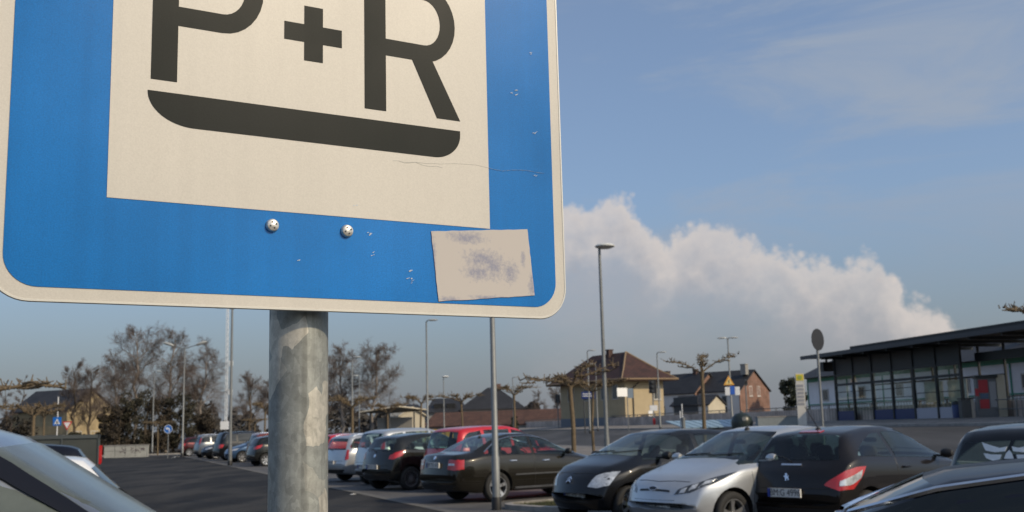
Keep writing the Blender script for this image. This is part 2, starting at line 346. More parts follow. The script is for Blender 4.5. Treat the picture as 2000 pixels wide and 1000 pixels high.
b = MB(); b.tube((0, .0505, 0), (0, .0505, 2.3), .0300, .0300, 48); b.lathe([(.0315, 2.3), (.0315, 2.31), (.028, 2.318), (0, 2.32)], (0, .0505, 0), 'z', 32)
b.build('sign_post', m_post, sign, smooth=True)
b = MB()
for z in (1.7532, 2.16):
    b.lathe([(.0305, z-.014), (.0335, z-.014), (.0335, z+.014), (.0305, z+.014)], (0, .0505, 0), 'z', 32); b.box(-.06, .06, .0032, .0165, z-.012, z+.012)
b.build('clamp', m_galv, sign)
# ================================================================ CARS
# all lengths in metres; X measured from the front bumper, z above ground
TYPES = {
 'citycar': dict(L=3.67, W=1.66, H=1.46, top=[(0,.44),(.03,.60),(.10,.74),(.30,.90),(.80,1.02),(1.0,1.10),(1.72,1.41),(2.1,1.46),(2.7,1.455),(3.15,1.41),(3.32,1.36),(3.56,.98),(3.64,.80),(3.67,.5)],
   belt=[(0,.70),(.8,.90),(3.2,1.0),(3.67,.92)], wheels=(.68,3.05), rw=.30, cow=1.0, atop=1.66, wt=.575, ws=(1.07,1.40), rwin=(.98+.04,1.34),
   arch=[(1.02,1.0),(1.35,1.20),(1.72,1.335),(2.1,1.375),(2.6,1.365),(2.95,1.32),(3.15,1.22)], base=[(1.0,.96),(3.2,1.0)], breaks=[(2.16,2.26)]),
 'hatch': dict(L=3.95, W=1.72, H=1.48, top=[(0,.44),(.03,.58),(.10,.70),(.30,.83),(.95,.99),(1.1,1.05),(1.95,1.43),(2.3,1.48),(2.8,1.475),(3.35,1.42),(3.55,1.37),(3.8,1.02),(3.9,.82),(3.95,.5)],
   belt=[(0,.66),(.9,.90),(3.5,1.02),(3.95,.92)], wheels=(.78,3.27), rw=.31, cow=1.08, atop=1.92, wt=.60, ws=(1.05,1.41), rwin=(1.02,1.35),
   arch=[(1.02,.98),(1.5,1.21),(1.95,1.34),(2.3,1.385),(2.8,1.375),(3.15,1.31),(3.4,1.20),(3.48,1.10)], base=[(1.0,.94),(3.5,1.05)], breaks=[(2.32,2.42)]),
 'mpv': dict(L=4.05, W=1.70, H=1.62, top=[(0,.46),(.03,.62),(.12,.78),(.35,.92),(.85,1.06),(1.0,1.13),(1.80,1.55),(2.2,1.62),(2.9,1.62),(3.5,1.585),(3.75,1.53),(3.92,1.10),(4.0,.85),(4.05,.5)],
   belt=[(0,.72),(.9,.97),(3.6,1.04),(4.05,.95)], wheels=(.78,3.40), rw=.31, cow=.98, atop=1.78, wt=.62, ws=(1.12,1.53), rwin=(1.08,1.49),
   arch=[(.95,1.02),(1.4,1.28),(1.8,1.46),(2.2,1.52),(3.0,1.51),(3.5,1.45),(3.68,1.3),(3.72,1.15)], base=[(.9,1.0),(3.75,1.07)], breaks=[(1.28,1.34),(2.12,2.2),(3.0,3.1)]),
 'estate': dict(L=4.45, W=1.72, H=1.48, top=[(0,.44),(.03,.58),(.10,.70),(.35,.83),(1.1,.97),(1.2,1.02),(2.0,1.42),(2.4,1.47),(3.3,1.475),(4.0,1.43),(4.12,1.38),(4.33,1.0),(4.40,.82),(4.45,.5)],
   belt=[(0,.66),(1.0,.90),(4.0,.98),(4.45,.90)], wheels=(.85,3.47), rw=.31, cow=1.15, atop=1.95, wt=.60, ws=(1.02,1.40), rwin=(1.0,1.35),
   arch=[(1.12,.96),(1.6,1.20),(2.0,1.34),(2.4,1.385),(3.4,1.385),(3.95,1.33),(4.12,1.1)], base=[(1.1,.93),(4.15,1.02)], breaks=[(2.35,2.43),(3.28,3.38)]),
 'sedan': dict(L=4.57, W=1.75, H=1.44, top=[(0,.44),(.03,.58),(.10,.68),(.35,.80),(1.2,.97),(1.35,1.02),(2.15,1.38),(2.5,1.44),(3.0,1.44),(3.3,1.38),(3.98,1.07),(4.2,1.04),(4.45,1.02),(4.52,.92),(4.55,.7),(4.57,.5)],
   belt=[(0,.62),(1.2,.88),(3.8,.97),(4.57,.88)], wheels=(.88,3.46), rw=.32, cow=1.3, atop=2.1, wt=.58, ws=(1.02,1.36), rwin=(1.08,1.36),
   arch=[(1.28,.95),(1.75,1.17),(2.15,1.30),(2.55,1.35),(3.0,1.34),(3.35,1.27),(3.75,1.03)], base=[(1.2,.92),(3.8,.98)], breaks=[(2.45,2.53),(3.32,3.37)]),
 'suv': dict(L=4.6, W=1.85, H=1.76, top=[(0,.5),(.03,.75),(.12,.95),(.4,1.05),(1.1,1.14),(1.25,1.2),(1.9,1.65),(2.2,1.74),(3.0,1.76),(4.1,1.72),(4.25,1.66),(4.45,1.15),(4.52,1.0),(4.6,.55)],
   belt=[(0,.85),(1.1,1.05),(4.1,1.12),(4.6,1.05)], wheels=(.9,3.6), rw=.36, cow=1.25, atop=1.9, wt=.66, ws=(1.18,1.62), rwin=(1.18,1.60),
   arch=[(1.2,1.1),(1.6,1.40),(1.95,1.56),(2.3,1.62),(3.6,1.62),(4.0,1.58),(4.2,1.3)], base=[(1.1,1.08),(4.25,1.15)], breaks=[(2.3,2.4),(3.3,3.42)]),
}
def car(kind, label, cat, P, az, paintm, px=None, anchor=(0, 0), group=None, front=None, tail=None, plate=None, platez=.62,
        rim=7, antenna=None, mods=None, roofrails=False, chrome=False, lowtrim=None, glass=None, seams=True, name='parked_car', brake=False, emblem=None, grille=None, see=False):
    T = dict(TYPES[kind]); T.update(mods or {})
    L, W, H = T['L'], T['W'], T['H']; hw = W/2; X2 = lambda X: L/2-X
    h = Vector((math.sin(R_(az)), math.cos(R_(az)))); lf = Vector((-h.y, h.x))
    g = at(px, P) if px is not None else Vector((P[0], P[1], G(*P)))
    c = Vector((g.x, g.y)) - h*X2(anchor[0]) - lf*anchor[1]*hw
    root = thing(name, label, cat, (c.x, c.y, G(c.x, c.y)), R_(90-az), group)
    top = lambda X: smooth_i(T['top'], X, .05)
    belt = lambda X: interp(T['belt'], X)
    def plan(X):
        a = min(1, X/.75); b_ = min(1, (L-X)/.6)
        return hw*(1-.17*(1-a)**2.2)*(1-.13*(1-b_)**2.2)
    def bot(X): return .20+.16*max(0, 1-X/.10)**1+.03*max(0, 1-X/.7)+.16*max(0, 1-(L-X)/.08)+.08*max(0, 1-(L-X)/.7)
    Xs = sorted(set([0, .015, .04, .08, .13, .2, .3]+[.3+.105*i for i in range(1, int((L-.6)/.105)+1)]+[L-x for x in (0, .015, .04, .07, .11, .16, .22, .3)]))
    secs = []
    gmax = H-.03-belt(L*.6)
    for X in Xs:
        t_, b_, w = top(X), bot(X), plan(X); z = min(belt(X), t_-.035); gq = max(0, min(1, (t_-belt(X)-.02)/gmax))
        e = .012+.05*gq; we = w*(.80*(1-gq))+T['wt']*gq if gq > 0 else w*.80
        wsx = w*.955
        pts = [(0, b_), (.7*w, b_), (.9*w, b_+.02), (.965*w, b_+(z-b_)*.14), (.992*w, b_+(z-b_)*.32), (w, b_+(z-b_)*.55), (.992*w, b_+(z-b_)*.8), (.975*w, b_+(z-b_)*.93), (wsx, z)]
        for q in (.08, .36, .66, .93):
            yy = wsx+(we-wsx)*(q**1.12); pts.append((yy-.0*q, z+(t_-e-z)*q))
        pts += [(we-.03-.02*gq, t_-e*.45), (we*.8, t_-.006-.012*gq), (we*.45, t_-.002), (0, t_)]
        bow = .30*max(0, 1-X/1.5)**1.6; bowr = .17*max(0, 1-(L-X)/.9)**1.5
        def xx(y, zz):
            fr_ = (y/hw)**2
            return X2(X) - bow*fr_ + bowr*fr_ - (.09*fr_ if (T['cow'] < X < T['atop']+.3) else 0)
        secs.append([(xx(y, zz), y, zz) for y, zz in pts])
    n = len(secs[0]); mb = MB(); ring_ = []
    for s_ in secs:
        full = s_ + [(x, -y, z) for x, y, z in s_[-2:0:-1]]
        ring_.append(len(mb.v)); mb.v += full
    K = 2*n-2
    for i in range(len(secs)-1):
        for j in range(K):
            mb.f.append((ring_[i]+j, ring_[i]+(j+1) % K, ring_[i+1]+(j+1) % K, ring_[i+1]+j)); mb.m.append(0)
    mb.f.append(tuple(ring_[0]+j for j in range(K))); mb.m.append(0)
    mb.f.append(tuple(ring_[-1]+j for j in range(K-1, -1, -1))); mb.m.append(0)
    body = mb.build('body', [paintm, m_arch], root)
    bvh = BVHTree.FromPolygons(mb.v, mb.f)
    wgr = []; trims = []
    def cast(p, d):
        hit = bvh.ray_cast(Vector(p), Vector(d)); return (hit[0], hit[1]) if hit[0] else (None, None)
    def near(p):
        q = bvh.find_nearest(Vector(p)); return q[0], q[1]
    def sidecast(X, z, s_): 
        q = cast((X2(X), s_*2, z), (0, -s_, 0)); return q if q[0] else near((X2(X), s_*hw, z))
    # side windows
    for s_ in (1, -1):
        x0, x1 = T['arch'][0][0], T['arch'][-1][0]; cuts = [x0]+[c_ for br in T['breaks'] for c_ in br]+[x1]
        for a, b_ in zip(cuts[::2], cuts[1::2]):
            C = max(5, int((b_-a)/.07)); g_ = []
            for r in range(6):
                row = []
                for c_ in range(C):
                    X = a+(b_-a)*c_/(C-1); zb = interp(T['base'], X)+.02; zt = max(zb+.012, smooth_i(T['arch'], X, .04))
                    row.append(sidecast(X, zb+(zt-zb)*r/5, s_))
                g_.append(row)
            wgr.append(('side_window', g_))
        # black surround / chrome line along the arch
        if chrome:
            pts = []
            for i in range(40):
                X = x0+(x1-x0)*i/39; q = sidecast(X, max(interp(T['base'], X)+.03, smooth_i(T['arch'], X, .04))+.012, s_); no = q[1] if q[1].y*s_ > 0 else -q[1]
                pts.append(q[0]+no*.006)
            trims.append(pts)
    def screen(name_, zr, sgn, yb, yt):
        g_ = []
        for r in range(8):
            row = []; t_ = r/7; z = zr[0]+(zr[1]-zr[0])*t_; yy = yb+(yt-yb)*t_
            for c_ in range(15):
                y = -yy+2*yy*c_/14
                zc = z - (.035*(c_/7-1)**2 if sgn > 0 and r == 0 else 0) - (.02*(c_/7-1)**2 if r == 7 else 0)
                q = cast((sgn*5, y, zc), (-sgn, 0, 0))
                if q[0] is None: c0 = cast((sgn*5, y*.6, zc), (-sgn, 0, 0))[0]; q = near((c0.x, y, zc))
                row.append(q)
            g_.append(row)
        wgr.append((name_, g_))
    screen('windscreen', T['ws'], 1, hw*T.get('wsb', .80), T['wt']-T.get('wst', .035))
    screen('rear_window', T['rwin'], -1, hw*T.get('rwb', .74), T['wt']-.05)
    # wheel wells cut out
    cb = MB(); rw = T['rw']
    for X in T['wheels']:
        for s_ in (1, -1):
            y0, y1 = (hw-.27, hw+.2) if s_ > 0 else (-hw-.2, -hw+.27)
            cb.lathe([(rw+.045, y0), (rw+.055, y1)], (X2(X), 0, rw+.005), 'y', 28)
    cut = cb.build('cut', [paintm, m_arch], None); cut.data.polygons.foreach_set('material_index', [1]*len(cut.data.polygons))
    md = body.modifiers.new('b', 'BOOLEAN'); md.operation = 'DIFFERENCE'; md.object = cut; md.solver = 'EXACT'
    cuts_ = [cut]
    if see:
        for sel in (lambda n_, g: n_ == 'side_window', lambda n_, g: n_ != 'side_window'):
            wc = MB()
            for n_, g_ in wgr:
                if not sel(n_, g_): continue
                R, C = len(g_), len(g_[0]); vs = []
                for o_ in (.03, -.05):
                    for row in g_:
                        for co_, no in row:
                            if no.dot(co_-Vector((0, 0, .7))) < 0: no = -no
                            vs.append(co_+no*o_)
                k = R*C; fs = []
                for r in range(R-1):
                    for c_ in range(C-1):
                        a_ = (r*C+c_, r*C+c_+1, (r+1)*C+c_+1, (r+1)*C+c_); fs += [a_, tuple(k+q for q in a_[::-1])]
                bd = [c_ for c_ in range(C)]+[r*C+C-1 for r in range(1, R)]+[(R-1)*C+c_ for c_ in range(C-2, -1, -1)]+[r*C for r in range(R-2, 0, -1)]
                fs += [(bd[q], k+bd[q], k+bd[(q+1) % len(bd)], bd[(q+1) % len(bd)]) for q in range(len(bd))]
                wc.add(vs, fs, 2)
            wo_ = wc.build('cut', [paintm, m_arch, m_ink], None); cuts_.append(wo_)
            md = body.modifiers.new('w', 'BOOLEAN'); md.operation = 'DIFFERENCE'; md.object = wo_; md.solver = 'EXACT'; md.use_self = True
        body.data.materials.append(m_ink)
    body.parent = None; body.matrix_world = Matrix(); bpy.context.view_layer.update()
    me = bpy.data.meshes.new_from_object(body.evaluated_get(bpy.context.evaluated_depsgraph_get()))
    body.modifiers.clear(); body.data = me; body.parent = root; me.name = 'body'
    for c_ in cuts_: bpy.data.objects.remove(c_)
    if see:
        bm = bmesh.new(); bm.from_mesh(me); bmesh.ops.delete(bm, geom=[f for f in bm.faces if f.material_index == 2], context='FACES'); bm.to_mesh(me); bm.free()
        fz = interp(T['base'], L*.5)
        def sell(mb_, cx, cy, cz, a, b_, c_, e=.45, tilt=0):
            vs = []; nu_, nv_ = 14, 8
            sg = lambda v, p: math.copysign(abs(v)**p, v)
            for iv in range(nv_+1):
                ph = -math.pi/2+math.pi*iv/nv_
                for iu in range(nu_):
                    th = 2*math.pi*iu/nu_; x = a*sg(math.cos(ph), e)*sg(math.cos(th), e); y = b_*sg(math.cos(ph), e)*sg(math.sin(th), e); z = c_*sg(math.sin(ph), e)
                    vs.append((cx+x*math.cos(tilt)-z*math.sin(tilt), cy+y, cz+x*math.sin(tilt)+z*math.cos(tilt)))
            mb_.add(vs, [(r*nu_+q, r*nu_+(q+1) % nu_, (r+1)*nu_+(q+1) % nu_, (r+1)*nu_+q) for r in range(nv_) for q in range(nu_)])
        for Xs_, cols in ((T['atop']+.42, (-.36, .36)), (T['wheels'][1]-.32, (-.36, .36))):
            for yc in cols:
                sb_ = MB(); x = X2(Xs_); sell(sb_, x, yc, .72, .09, .25, .34, tilt=.28); sell(sb_, x+.28, yc, .46, .27, .25, .09)
                sell(sb_, x-.13, yc, H-.36, .05, .13, .085, .6, .2); sb_.path([(x-.10, yc-.06, H-.5), (x-.12, yc-.06, H-.4)], [.008, .008], 5); sb_.path([(x-.10, yc+.06, H-.5), (x-.12, yc+.06, H-.4)], [.008, .008], 5)
                sb_.build('seat', m_seat, root, smooth=True)
        db_ = MB(); sell(db_, X2(T['cow']+.30), 0, fz-.10, .30, hw*.80, .12, .35); db_.box(X2(T['wheels'][1]+.25), X2(T['cow']+.2), -hw*.78, hw*.78, .27, .32); db_.build('dashboard', m_cabin, root, smooth=True)
        st_ = MB(); n_ = 20; cx_ = X2(T['cow']+.62)
        st_.path([(cx_-.09*math.sin(6.2832*q/n_), .36+.18*math.cos(6.2832*q/n_), fz-.02+.16*math.sin(6.2832*q/n_)) for q in range(n_+1)], [.014]*(n_+1), 6, caps=False); st_.tube((cx_, .2, fz-.02), (cx_, .52, fz-.02), .015, n=6); st_.build('steering_wheel', m_cabin, root, smooth=True)
        mi_ = MB(); sell(mi_, X2(T['atop']-.10), 0, H-.22, .02, .11, .035, .6); mi_.build('rear_view_mirror', m_cabin, root, smooth=True)
    me.polygons.foreach_set('use_smooth', [True]*len(me.polygons)); me.set_sharp_from_angle(angle=R_(42))
    def patch(name_, grid, m_, off=.004, parent=root, depth=.012, mbin=None):
        R, C = len(grid), len(grid[0]); vs = []; mbp = mbin or MB()
        for row in grid:
            for co_, no in row:
                if no.dot(co_-Vector((0, 0, .7))) < 0: no = -no
                vs.append(co_+no*off)
        k = R*C
        for row in grid:
            for co_, no in row:
                if no.dot(co_-Vector((0, 0, .7))) < 0: no = -no
                vs.append(co_-no*depth)
        fs = [(r*C+c_, r*C+c_+1, (r+1)*C+c_+1, (r+1)*C+c_) for r in range(R-1) for c_ in range(C-1)]
        bd = [c_ for c_ in range(C)]+[r*C+C-1 for r in range(1, R)]+[(R-1)*C+c_ for c_ in range(C-2, -1, -1)]+[r*C for r in range(R-2, 0, -1)]
        fs += [(bd[i], bd[(i+1) % len(bd)], k+bd[(i+1) % len(bd)], k+bd[i]) for i in range(len(bd))]
        mbp.add(vs, fs)
        if mbin: return
        return mbp.build(name_, m_, parent, smooth=True, angle=50)
    def pl_at(pts, t):   # polyline by parameter
        t *= len(pts)-1; i = min(int(t), len(pts)-2); f_ = t-i
        return [a+(b_-a)*f_ for a, b_ in zip(pts[i], pts[i+1])]
    def snap3(lo, hi, sgn, C=10, R=5):   # (X, yfrac, z) guesses
        g_ = []
        for r in range(R):
            row = []
            for c_ in range(C):
                a, b_ = pl_at(lo, c_/(C-1)), pl_at(hi, c_/(C-1)); q = [a[k]+(b_[k]-a[k])*r/(R-1) for k in range(3)]
                row.append(near((X2(q[0]), q[1]*hw*sgn, q[2])))
            g_.append(row)
        return g_
    G_ = glass or (m_cg if see else m_glass)
    if T.get('mould'):
        for s_ in (1, -1):
            for z, zt in ((.55, .575), (.27, .30)):
                patch('side_moulding', [[sidecast(T['wheels'][0]+.45+(T['wheels'][1]-T['wheels'][0]-.9)*c_/12, q_, s_) for c_ in range(13)] for q_ in (z, zt)], m_chrome, .014)
    for nm_, g_ in wgr: patch(nm_, g_, G_, .005)
    for pts in trims:
        tr = MB(); tr.path(pts, [.012]*len(pts), 6); tr.build('window_trim', m_chrome, root, smooth=True)
    # lights
    FR = front or dict(lo=[(.12, .52, .62), (.22, .74, .62), (.42, .95, .70)], hi=[(.16, .52, .72), (.32, .76, .79), (.62, .95, .82)])
    TL = tail or dict(lo=[(L-.05, .70, .78), (L-.10, .88, .76), (L-.32, 1, .80)], hi=[(L-.08, .70, .98), (L-.16, .88, 1.0), (L-.42, .98, .98)])
    for s_ in (1, -1):
        hl = patch('headlight', snap3(FR['lo'], FR['hi'], s_), m_lampd if 'inner' in FR else m_clear, .006)
        for lo_, hi_ in FR.get('inner', ()): patch('reflector', snap3(lo_, hi_, s_, 6, 4), m_clear, .010, hl)
        tl = patch('tail_light', snap3(TL['lo'], TL['hi'], s_), m_red, .008)
        if 'inner' in TL: patch('reversing_light', snap3(TL['inner'][0], TL['inner'][1], s_, 8, 3), m_clear, .012, tl)
        # mirrors, handles
        Xm = T['cow']+.33; zm = interp(T['base'], Xm)+.07
        mm_ = MB(); mm_.lathe([(0, -.09), (.05, -.08), (.075, -.03), (.08, .03), (.06, .075), (0, .085)], (0, 0, 0), 'y', 12)
        mm_.v = [(X2(Xm)+v[0]*.75-.02, s_*(hw+.10)+v[1], zm+v[2]*.85+.01) for v in mm_.v]; mm_.box(X2(Xm)-.03, X2(Xm)+.03, *sorted((s_*(hw-.10), s_*(hw+.06))), zm-.04, zm-.01)
        mm_.build('wing_mirror', paintm if paintm.name.endswith('silver') else m_black, root, smooth=True)
        hs = [(b_[0]-.26) for b_ in T['breaks']] if len(T['breaks']) > 1 else [T['breaks'][0][0]-.16]
        for Xh in hs[-2:]:
            zz = interp(T['base'], Xh)-.11; q = sidecast(Xh, zz, s_); mh = MB(); x = X2(Xh)
            mh.path([(x-.09, q[0].y-s_*.01, zz), (x-.07, q[0].y+s_*.025, zz), (x+.07, q[0].y+s_*.025, zz), (x+.09, q[0].y-s_*.01, zz)], [.014]*4, 8)
            mh.build('door_handle', m_chrome if chrome else paintm, root, smooth=True)
    # panel gaps, sills, lower trims
    if seams:
        sm = MB()
        def line(pts, wdt=.004, cast_=True):
            for a, b_ in zip(pts, pts[1:]): sm.path([a, b_], [wdt, wdt], 5, caps=False)
        for s_ in (1, -1):
            xsn = [T['cow']+.08]+[(a+b_)/2 for a, b_ in T['breaks']][:2]
            for Xd in xsn:
                pts = []
                for i in range(9):
                    z = .30+(interp(T['base'], Xd)-.30)*i/8; q = sidecast(Xd-.0, z, s_); pts.append(q[0])
                line(pts)
            pts = [sidecast(xsn[0]+(xsn[-1]-xsn[0])*i/16, .30, s_)[0] for i in range(17)]; line(pts)
        pts = [cast((X2(L)-2, -hw*.72+hw*1.44*i/14, .66 if kind != 'sedan' else .60), (1, 0, 0))[0] for i in range(15)]; line([p for p in pts if p], .005)
        pts = [near((X2(.16+.10*abs(i/7-1)), hw*.62*(i/7-1), .80))[0] for i in range(15)]; line(pts, .005)
        sm.build('panel_gaps', m_ink, root)
    for s_ in (1, -1):
        patch('sill_trim', [[sidecast(T['wheels'][0]+.42+(T['wheels'][1]-T['wheels'][0]-.84)*c_/12, z, s_) for c_ in range(13)] for z in (.235, .27)], m_black, .008)
    patch('bumper_trim', [[cast((-5, -hw*.78+hw*1.56*c_/12, z), (1, 0, 0)) for c_ in range(13)] for z in (.29, .40)], m_black, .007)
    GR = grille or dict(z=(.34, .50), y=.55)
    patch('air_intake', [[cast((5, -hw*GR['y']*(1-.12*r)+hw*2*GR['y']*(1-.12*r)*c_/12, GR['z'][0]+(GR['z'][1]-GR['z'][0])*r/2), (-1, 0, 0)) for c_ in range(13)] for r in range(3)], m_black, .006)
    if GR.get('slot'): patch('grille', [[near((X2(.08), -hw*.36+hw*.72*c_/12, z)) for c_ in range(13)] for z in GR['slot']], m_black, .007)
    if T.get('blackpillar'):
        for s_ in (1, -1):
            g_ = []
            for q_ in (-.055, 0, .05):
                row = []
                for c_ in range(16):
                    t_ = c_/15*1.15-.15; row.append(near((X2(T['cow']+.02+(T['atop']-T['cow']+.02)*t_)+q_*.4, s_*(hw*.90*(1-t_)+(T['wt']+.015)*t_), 1.10+(1.545-1.10)*t_+q_)))
                g_.append(row)
            patch('windscreen_pillar', g_, m_pil, .010)
    # wiper + cowl
    for y0, y1 in ((-.55, .0), (.02, .58)):
        pts = []; wp = MB()
        for i in range(7):
            y = y0+(y1-y0)*i/6; q = cast((5, y, T['ws'][0]+.02+.03*i/6), (-1, 0, 0))
            if q[0]: pts.append(q[0]+Vector((.012, 0, .012)))
        wp.path(pts, [.008]*len(pts), 5); wp.build('wiper', m_black, root)
    q = cast((-5, 0, T['rwin'][0]-.02), (1, 0, 0))
    if q[0] and kind != 'sedan':
        wp = MB(); wp.path([q[0]+Vector((-.02, .02, 0)), cast((-5, .20, T['rwin'][0]+.04), (1, 0, 0))[0]+Vector((-.012, 0, 0)), cast((-5, .42, T['rwin'][0]+.05), (1, 0, 0))[0]+Vector((-.012, 0, 0))], [.012, .008, .006], 6)
        wp.build('wiper', m_black, root)
    # plates
    for sgn in ((1, -1) if plate else ()):
        z = platez if sgn < 0 else .46; q = cast((sgn*5, 0, z), (-sgn, 0, 0))[0]; x = q.x+sgn*.035
        pb = MB(); pb.box(min(x, x-sgn*.03), max(x, x-sgn*.03), -.26, .26, z-.056, z+.056); po = pb.build('number_plate', m_plate, root)
        e0, e1 = sorted((x, x+sgn*.002))
        e_ = MB(); e_.box(e0, e1, *((-.26, -.215) if sgn > 0 else (.215, .26)), z-.055, z+.055); e_.build('country_band', m_eu, po)
        tb = text_mb(plate, .125, .86); lt = MB()
        # text lies in xz facing -y: turn to face +-x
        lt.v = [(x+sgn*.003, v[0]*sgn+(.02 if sgn > 0 else -.02), v[2]+z) for v in tb.v]; lt.f = tb.f; lt.m = tb.m
        lt.build('plate_lettering', m_ink, po, fix=False)
    if emblem: emblem(root, body, cast, near, X2, hw, T)
    if brake:
        q = cast((-5, 0, T['rwin'][1]+.045), (1, 0, 0))
        patch('brake_light', [[cast((-5, -.17+.34*c_/6, T['rwin'][1]+.022+.022*r), (1, 0, 0)) for c_ in range(7)] for r in range(2)], m_red, .012)
    if brake: patch('tailgate_strip', [[cast((-5, -.16+.32*c_/6, z), (1, 0, 0)) for c_ in range(7)] for z in (.945, .965)], m_chrome, .012)
    if antenna is not None:
        X, dx, dz = antenna; q = cast((X2(X), 0, 3), (0, 0, -1))[0]; ab = MB()
        ab.lathe([(.045, -.01), (.035, .02), (.015, .035), (0, .036)], (q.x, q.y, q.z), 'z', 12)
        ab.tube((q.x, 0, q.z+.02), (q.x+dx, 0, q.z+dz), .006, .0035, 6); ab.build('roof_antenna', m_black, root, smooth=True)
    if roofrails:
        for s_ in (1, -1):
            rb = MB(); pts = []
            for i in range(9):
                X = T['atop']+.25+(T['wheels'][1]+.45-T['atop']-.25)*i/8; q = cast((X2(X), s_*(T['wt']-.04), 3), (0, 0, -1))[0]; pts.append(q+Vector((0, 0, .045 if 0 < i < 8 else .0)))
            rb.path(pts, [.014]*9, 8); rb.build('roof_rail', m_chrome, root, smooth=True)
    # wheels
    for X in T['wheels']:
        for s_ in (1, -1):
            yo = s_*(hw-.02); yi = s_*(hw-.21); wb = MB(); o_ = (X2(X), 0, rw)
            prof = [(rw*.66, yo-s_*.012), (rw*.72, yo), (rw*.90, yo+s_*.002), (rw*.97, yo-s_*.015), (rw, yo-s_*.05), (rw, yi+s_*.05), (rw*.95, yi), (rw*.6, yi)]
            wb.lathe(prof, o_, 'y', 32, cap=False); wo = wb.build('wheel', m_rubber, root, smooth=True, angle=50)
            rb = MB(); r0 = rw*.68
            rb.lathe([(r0, yo-s_*.010), (r0, yo-s_*.002), (r0*.93, yo-s_*.004), (r0*.90, yo-s_*.035), (r0*.90, yo-s_*.10)], o_, 'y', 32, cap=False)
            rb.lathe([(0, yo-s_*.012), (r0*.17, yo-s_*.014), (r0*.20, yo-s_*.05)], o_, 'y', 16)
            ns = rim
            for k in range(ns):
                a = 2*math.pi*k/ns+.3; wd = (2.1/ns)*.32*r0 if ns > 9 else .16*r0
                pa = [(math.cos(a)*r*r0, math.sin(a)*r*r0, y) for r, y in ((.12, -.022), (.5, -.026), (.93, -.014))]
                pc = Vector((-math.sin(a), math.cos(a)))
                vs = []
                for (x, z, yq), ww in zip(pa, (wd, wd*.8, wd*1.15)):
                    for q_ in (-1, 1):
                        for dp in (0, -.02): vs.append((o_[0]+x+pc.x*ww*q_, yo+s_*(yq+dp), o_[2]+z+pc.y*ww*q_))
                fs = []
                for i in (0, 4): fs += [(i, i+4, i+6, i+2), (i+1, i+3, i+7, i+5), (i, i+1, i+5, i+4), (i+2, i+6, i+7, i+3)]
                rb.add(vs, fs+[(0, 2, 3, 1), (8, 9, 11, 10)])
            rb.build('rim', m_rim, wo, smooth=True, angle=35)
            db = MB(); db.lathe([(0, yo-s_*.11), (r0*.9, yo-s_*.11), (r0*.9, yo-s_*.13)], o_, 'y', 20); db.build('brake_disc', m_arch, wo)
    return root, body, cast, near, X2, hw, T, patch, snap3
# emblems drawn as simple metal shapes
def emb(kind, sgn, z, xoff=.012):
    def f(root, body, cast, near, X2, hw, T):
        q = cast((sgn*5, 0, z), (-sgn, 0, 0)); p = q[0]; n_ = q[1] if q[1].x*sgn > 0 else -q[1]
        if kind == 'oval': sh = [[(.085*math.cos(2*math.pi*i/24), .036*math.sin(2*math.pi*i/24)) for i in range(24)]]
        elif kind == 'chevrons': sh = [[(-.055, -.045+o), (0, .0+o), (.055, -.045+o), (.055, -.018+o), (0, .030+o), (-.055, -.018+o)] for o in (-.022, .028)]
        elif kind == 'lion': sh = [[(-.012, -.05), (.006, -.05), (.012, -.015), (.038, -.045), (.05, -.04), (.028, 0), (.042, .012), (.036, .02), (.012, .012), (.008, .045), (-.012, .055), (-.03, .042), (-.018, .03), (-.032, .012), (-.04, .018), (-.044, .008), (-.018, -.008)]]
        else: sh = [[(.045*math.cos(2*math.pi*i/20), .045*math.sin(2*math.pi*i/20)) for i in range(20)]]
        e = Vector((0, -1 if sgn < 0 else 1, 0)); up = n_.cross(e); up = up if up.z > 0 else -up
        mbx = MB()
        for s_ in sh:
            vs = [p+e*a+up*b_+n_*.014 for a, b_ in s_]+[p+e*a+up*b_-n_*.02 for a, b_ in s_]; k = len(s_)
            mbx.add(vs, [tuple(range(k)), tuple(range(2*k-1, k-1, -1))]+[(i, (i+1) % k, k+(i+1) % k, k+i) for i in range(k)])
        o = mbx.build('emblem', m_chrome, root)
        if kind == 'oval':
            mb2 = MB(); k = 24; vs = [p+e*.074*math.cos(2*math.pi*i/k)+up*.027*math.sin(2*math.pi*i/k)+n_*.017 for i in range(k)]; mb2.add(vs, [tuple(range(k))]); mb2.build('emblem_face', m_pil, o)
    return f
m_pil = mat('pillar_black', (.006, .007, .012), .3, spec=.3)
p_black = paint('black', (.004, .0045, .006), .0, .4); p_brown = paint('black_brown', (.008, .006, .0055), .2, .4); p_silver = paint('silver', (.46, .48, .50), .6, .33)
p_grey = paint('dark_grey', (.022, .023, .022), .5, .25); p_olive = paint('dark_olive_grey', (.019, .017, .013), .45, .25); p_redc = paint('red', (.50, .010, .018), .1, .3)
p_rust = paint('dark_red', (.16, .030, .018), .3, .3); p_blue = paint('blue', (.04, .085, .16), .5, .3); p_navy = paint('navy', (.006, .008, .016), .0, .4); p_navy.node_tree.nodes['Principled BSDF'].inputs['Coat Weight'].default_value = .25; p_white = paint('white', (.72, .73, .74), 0, .35)
p_mar = paint('maroon', (.07, .012, .014), .4, .3)
ROW = 'cars parked nose-in along the right of the dark aisle'
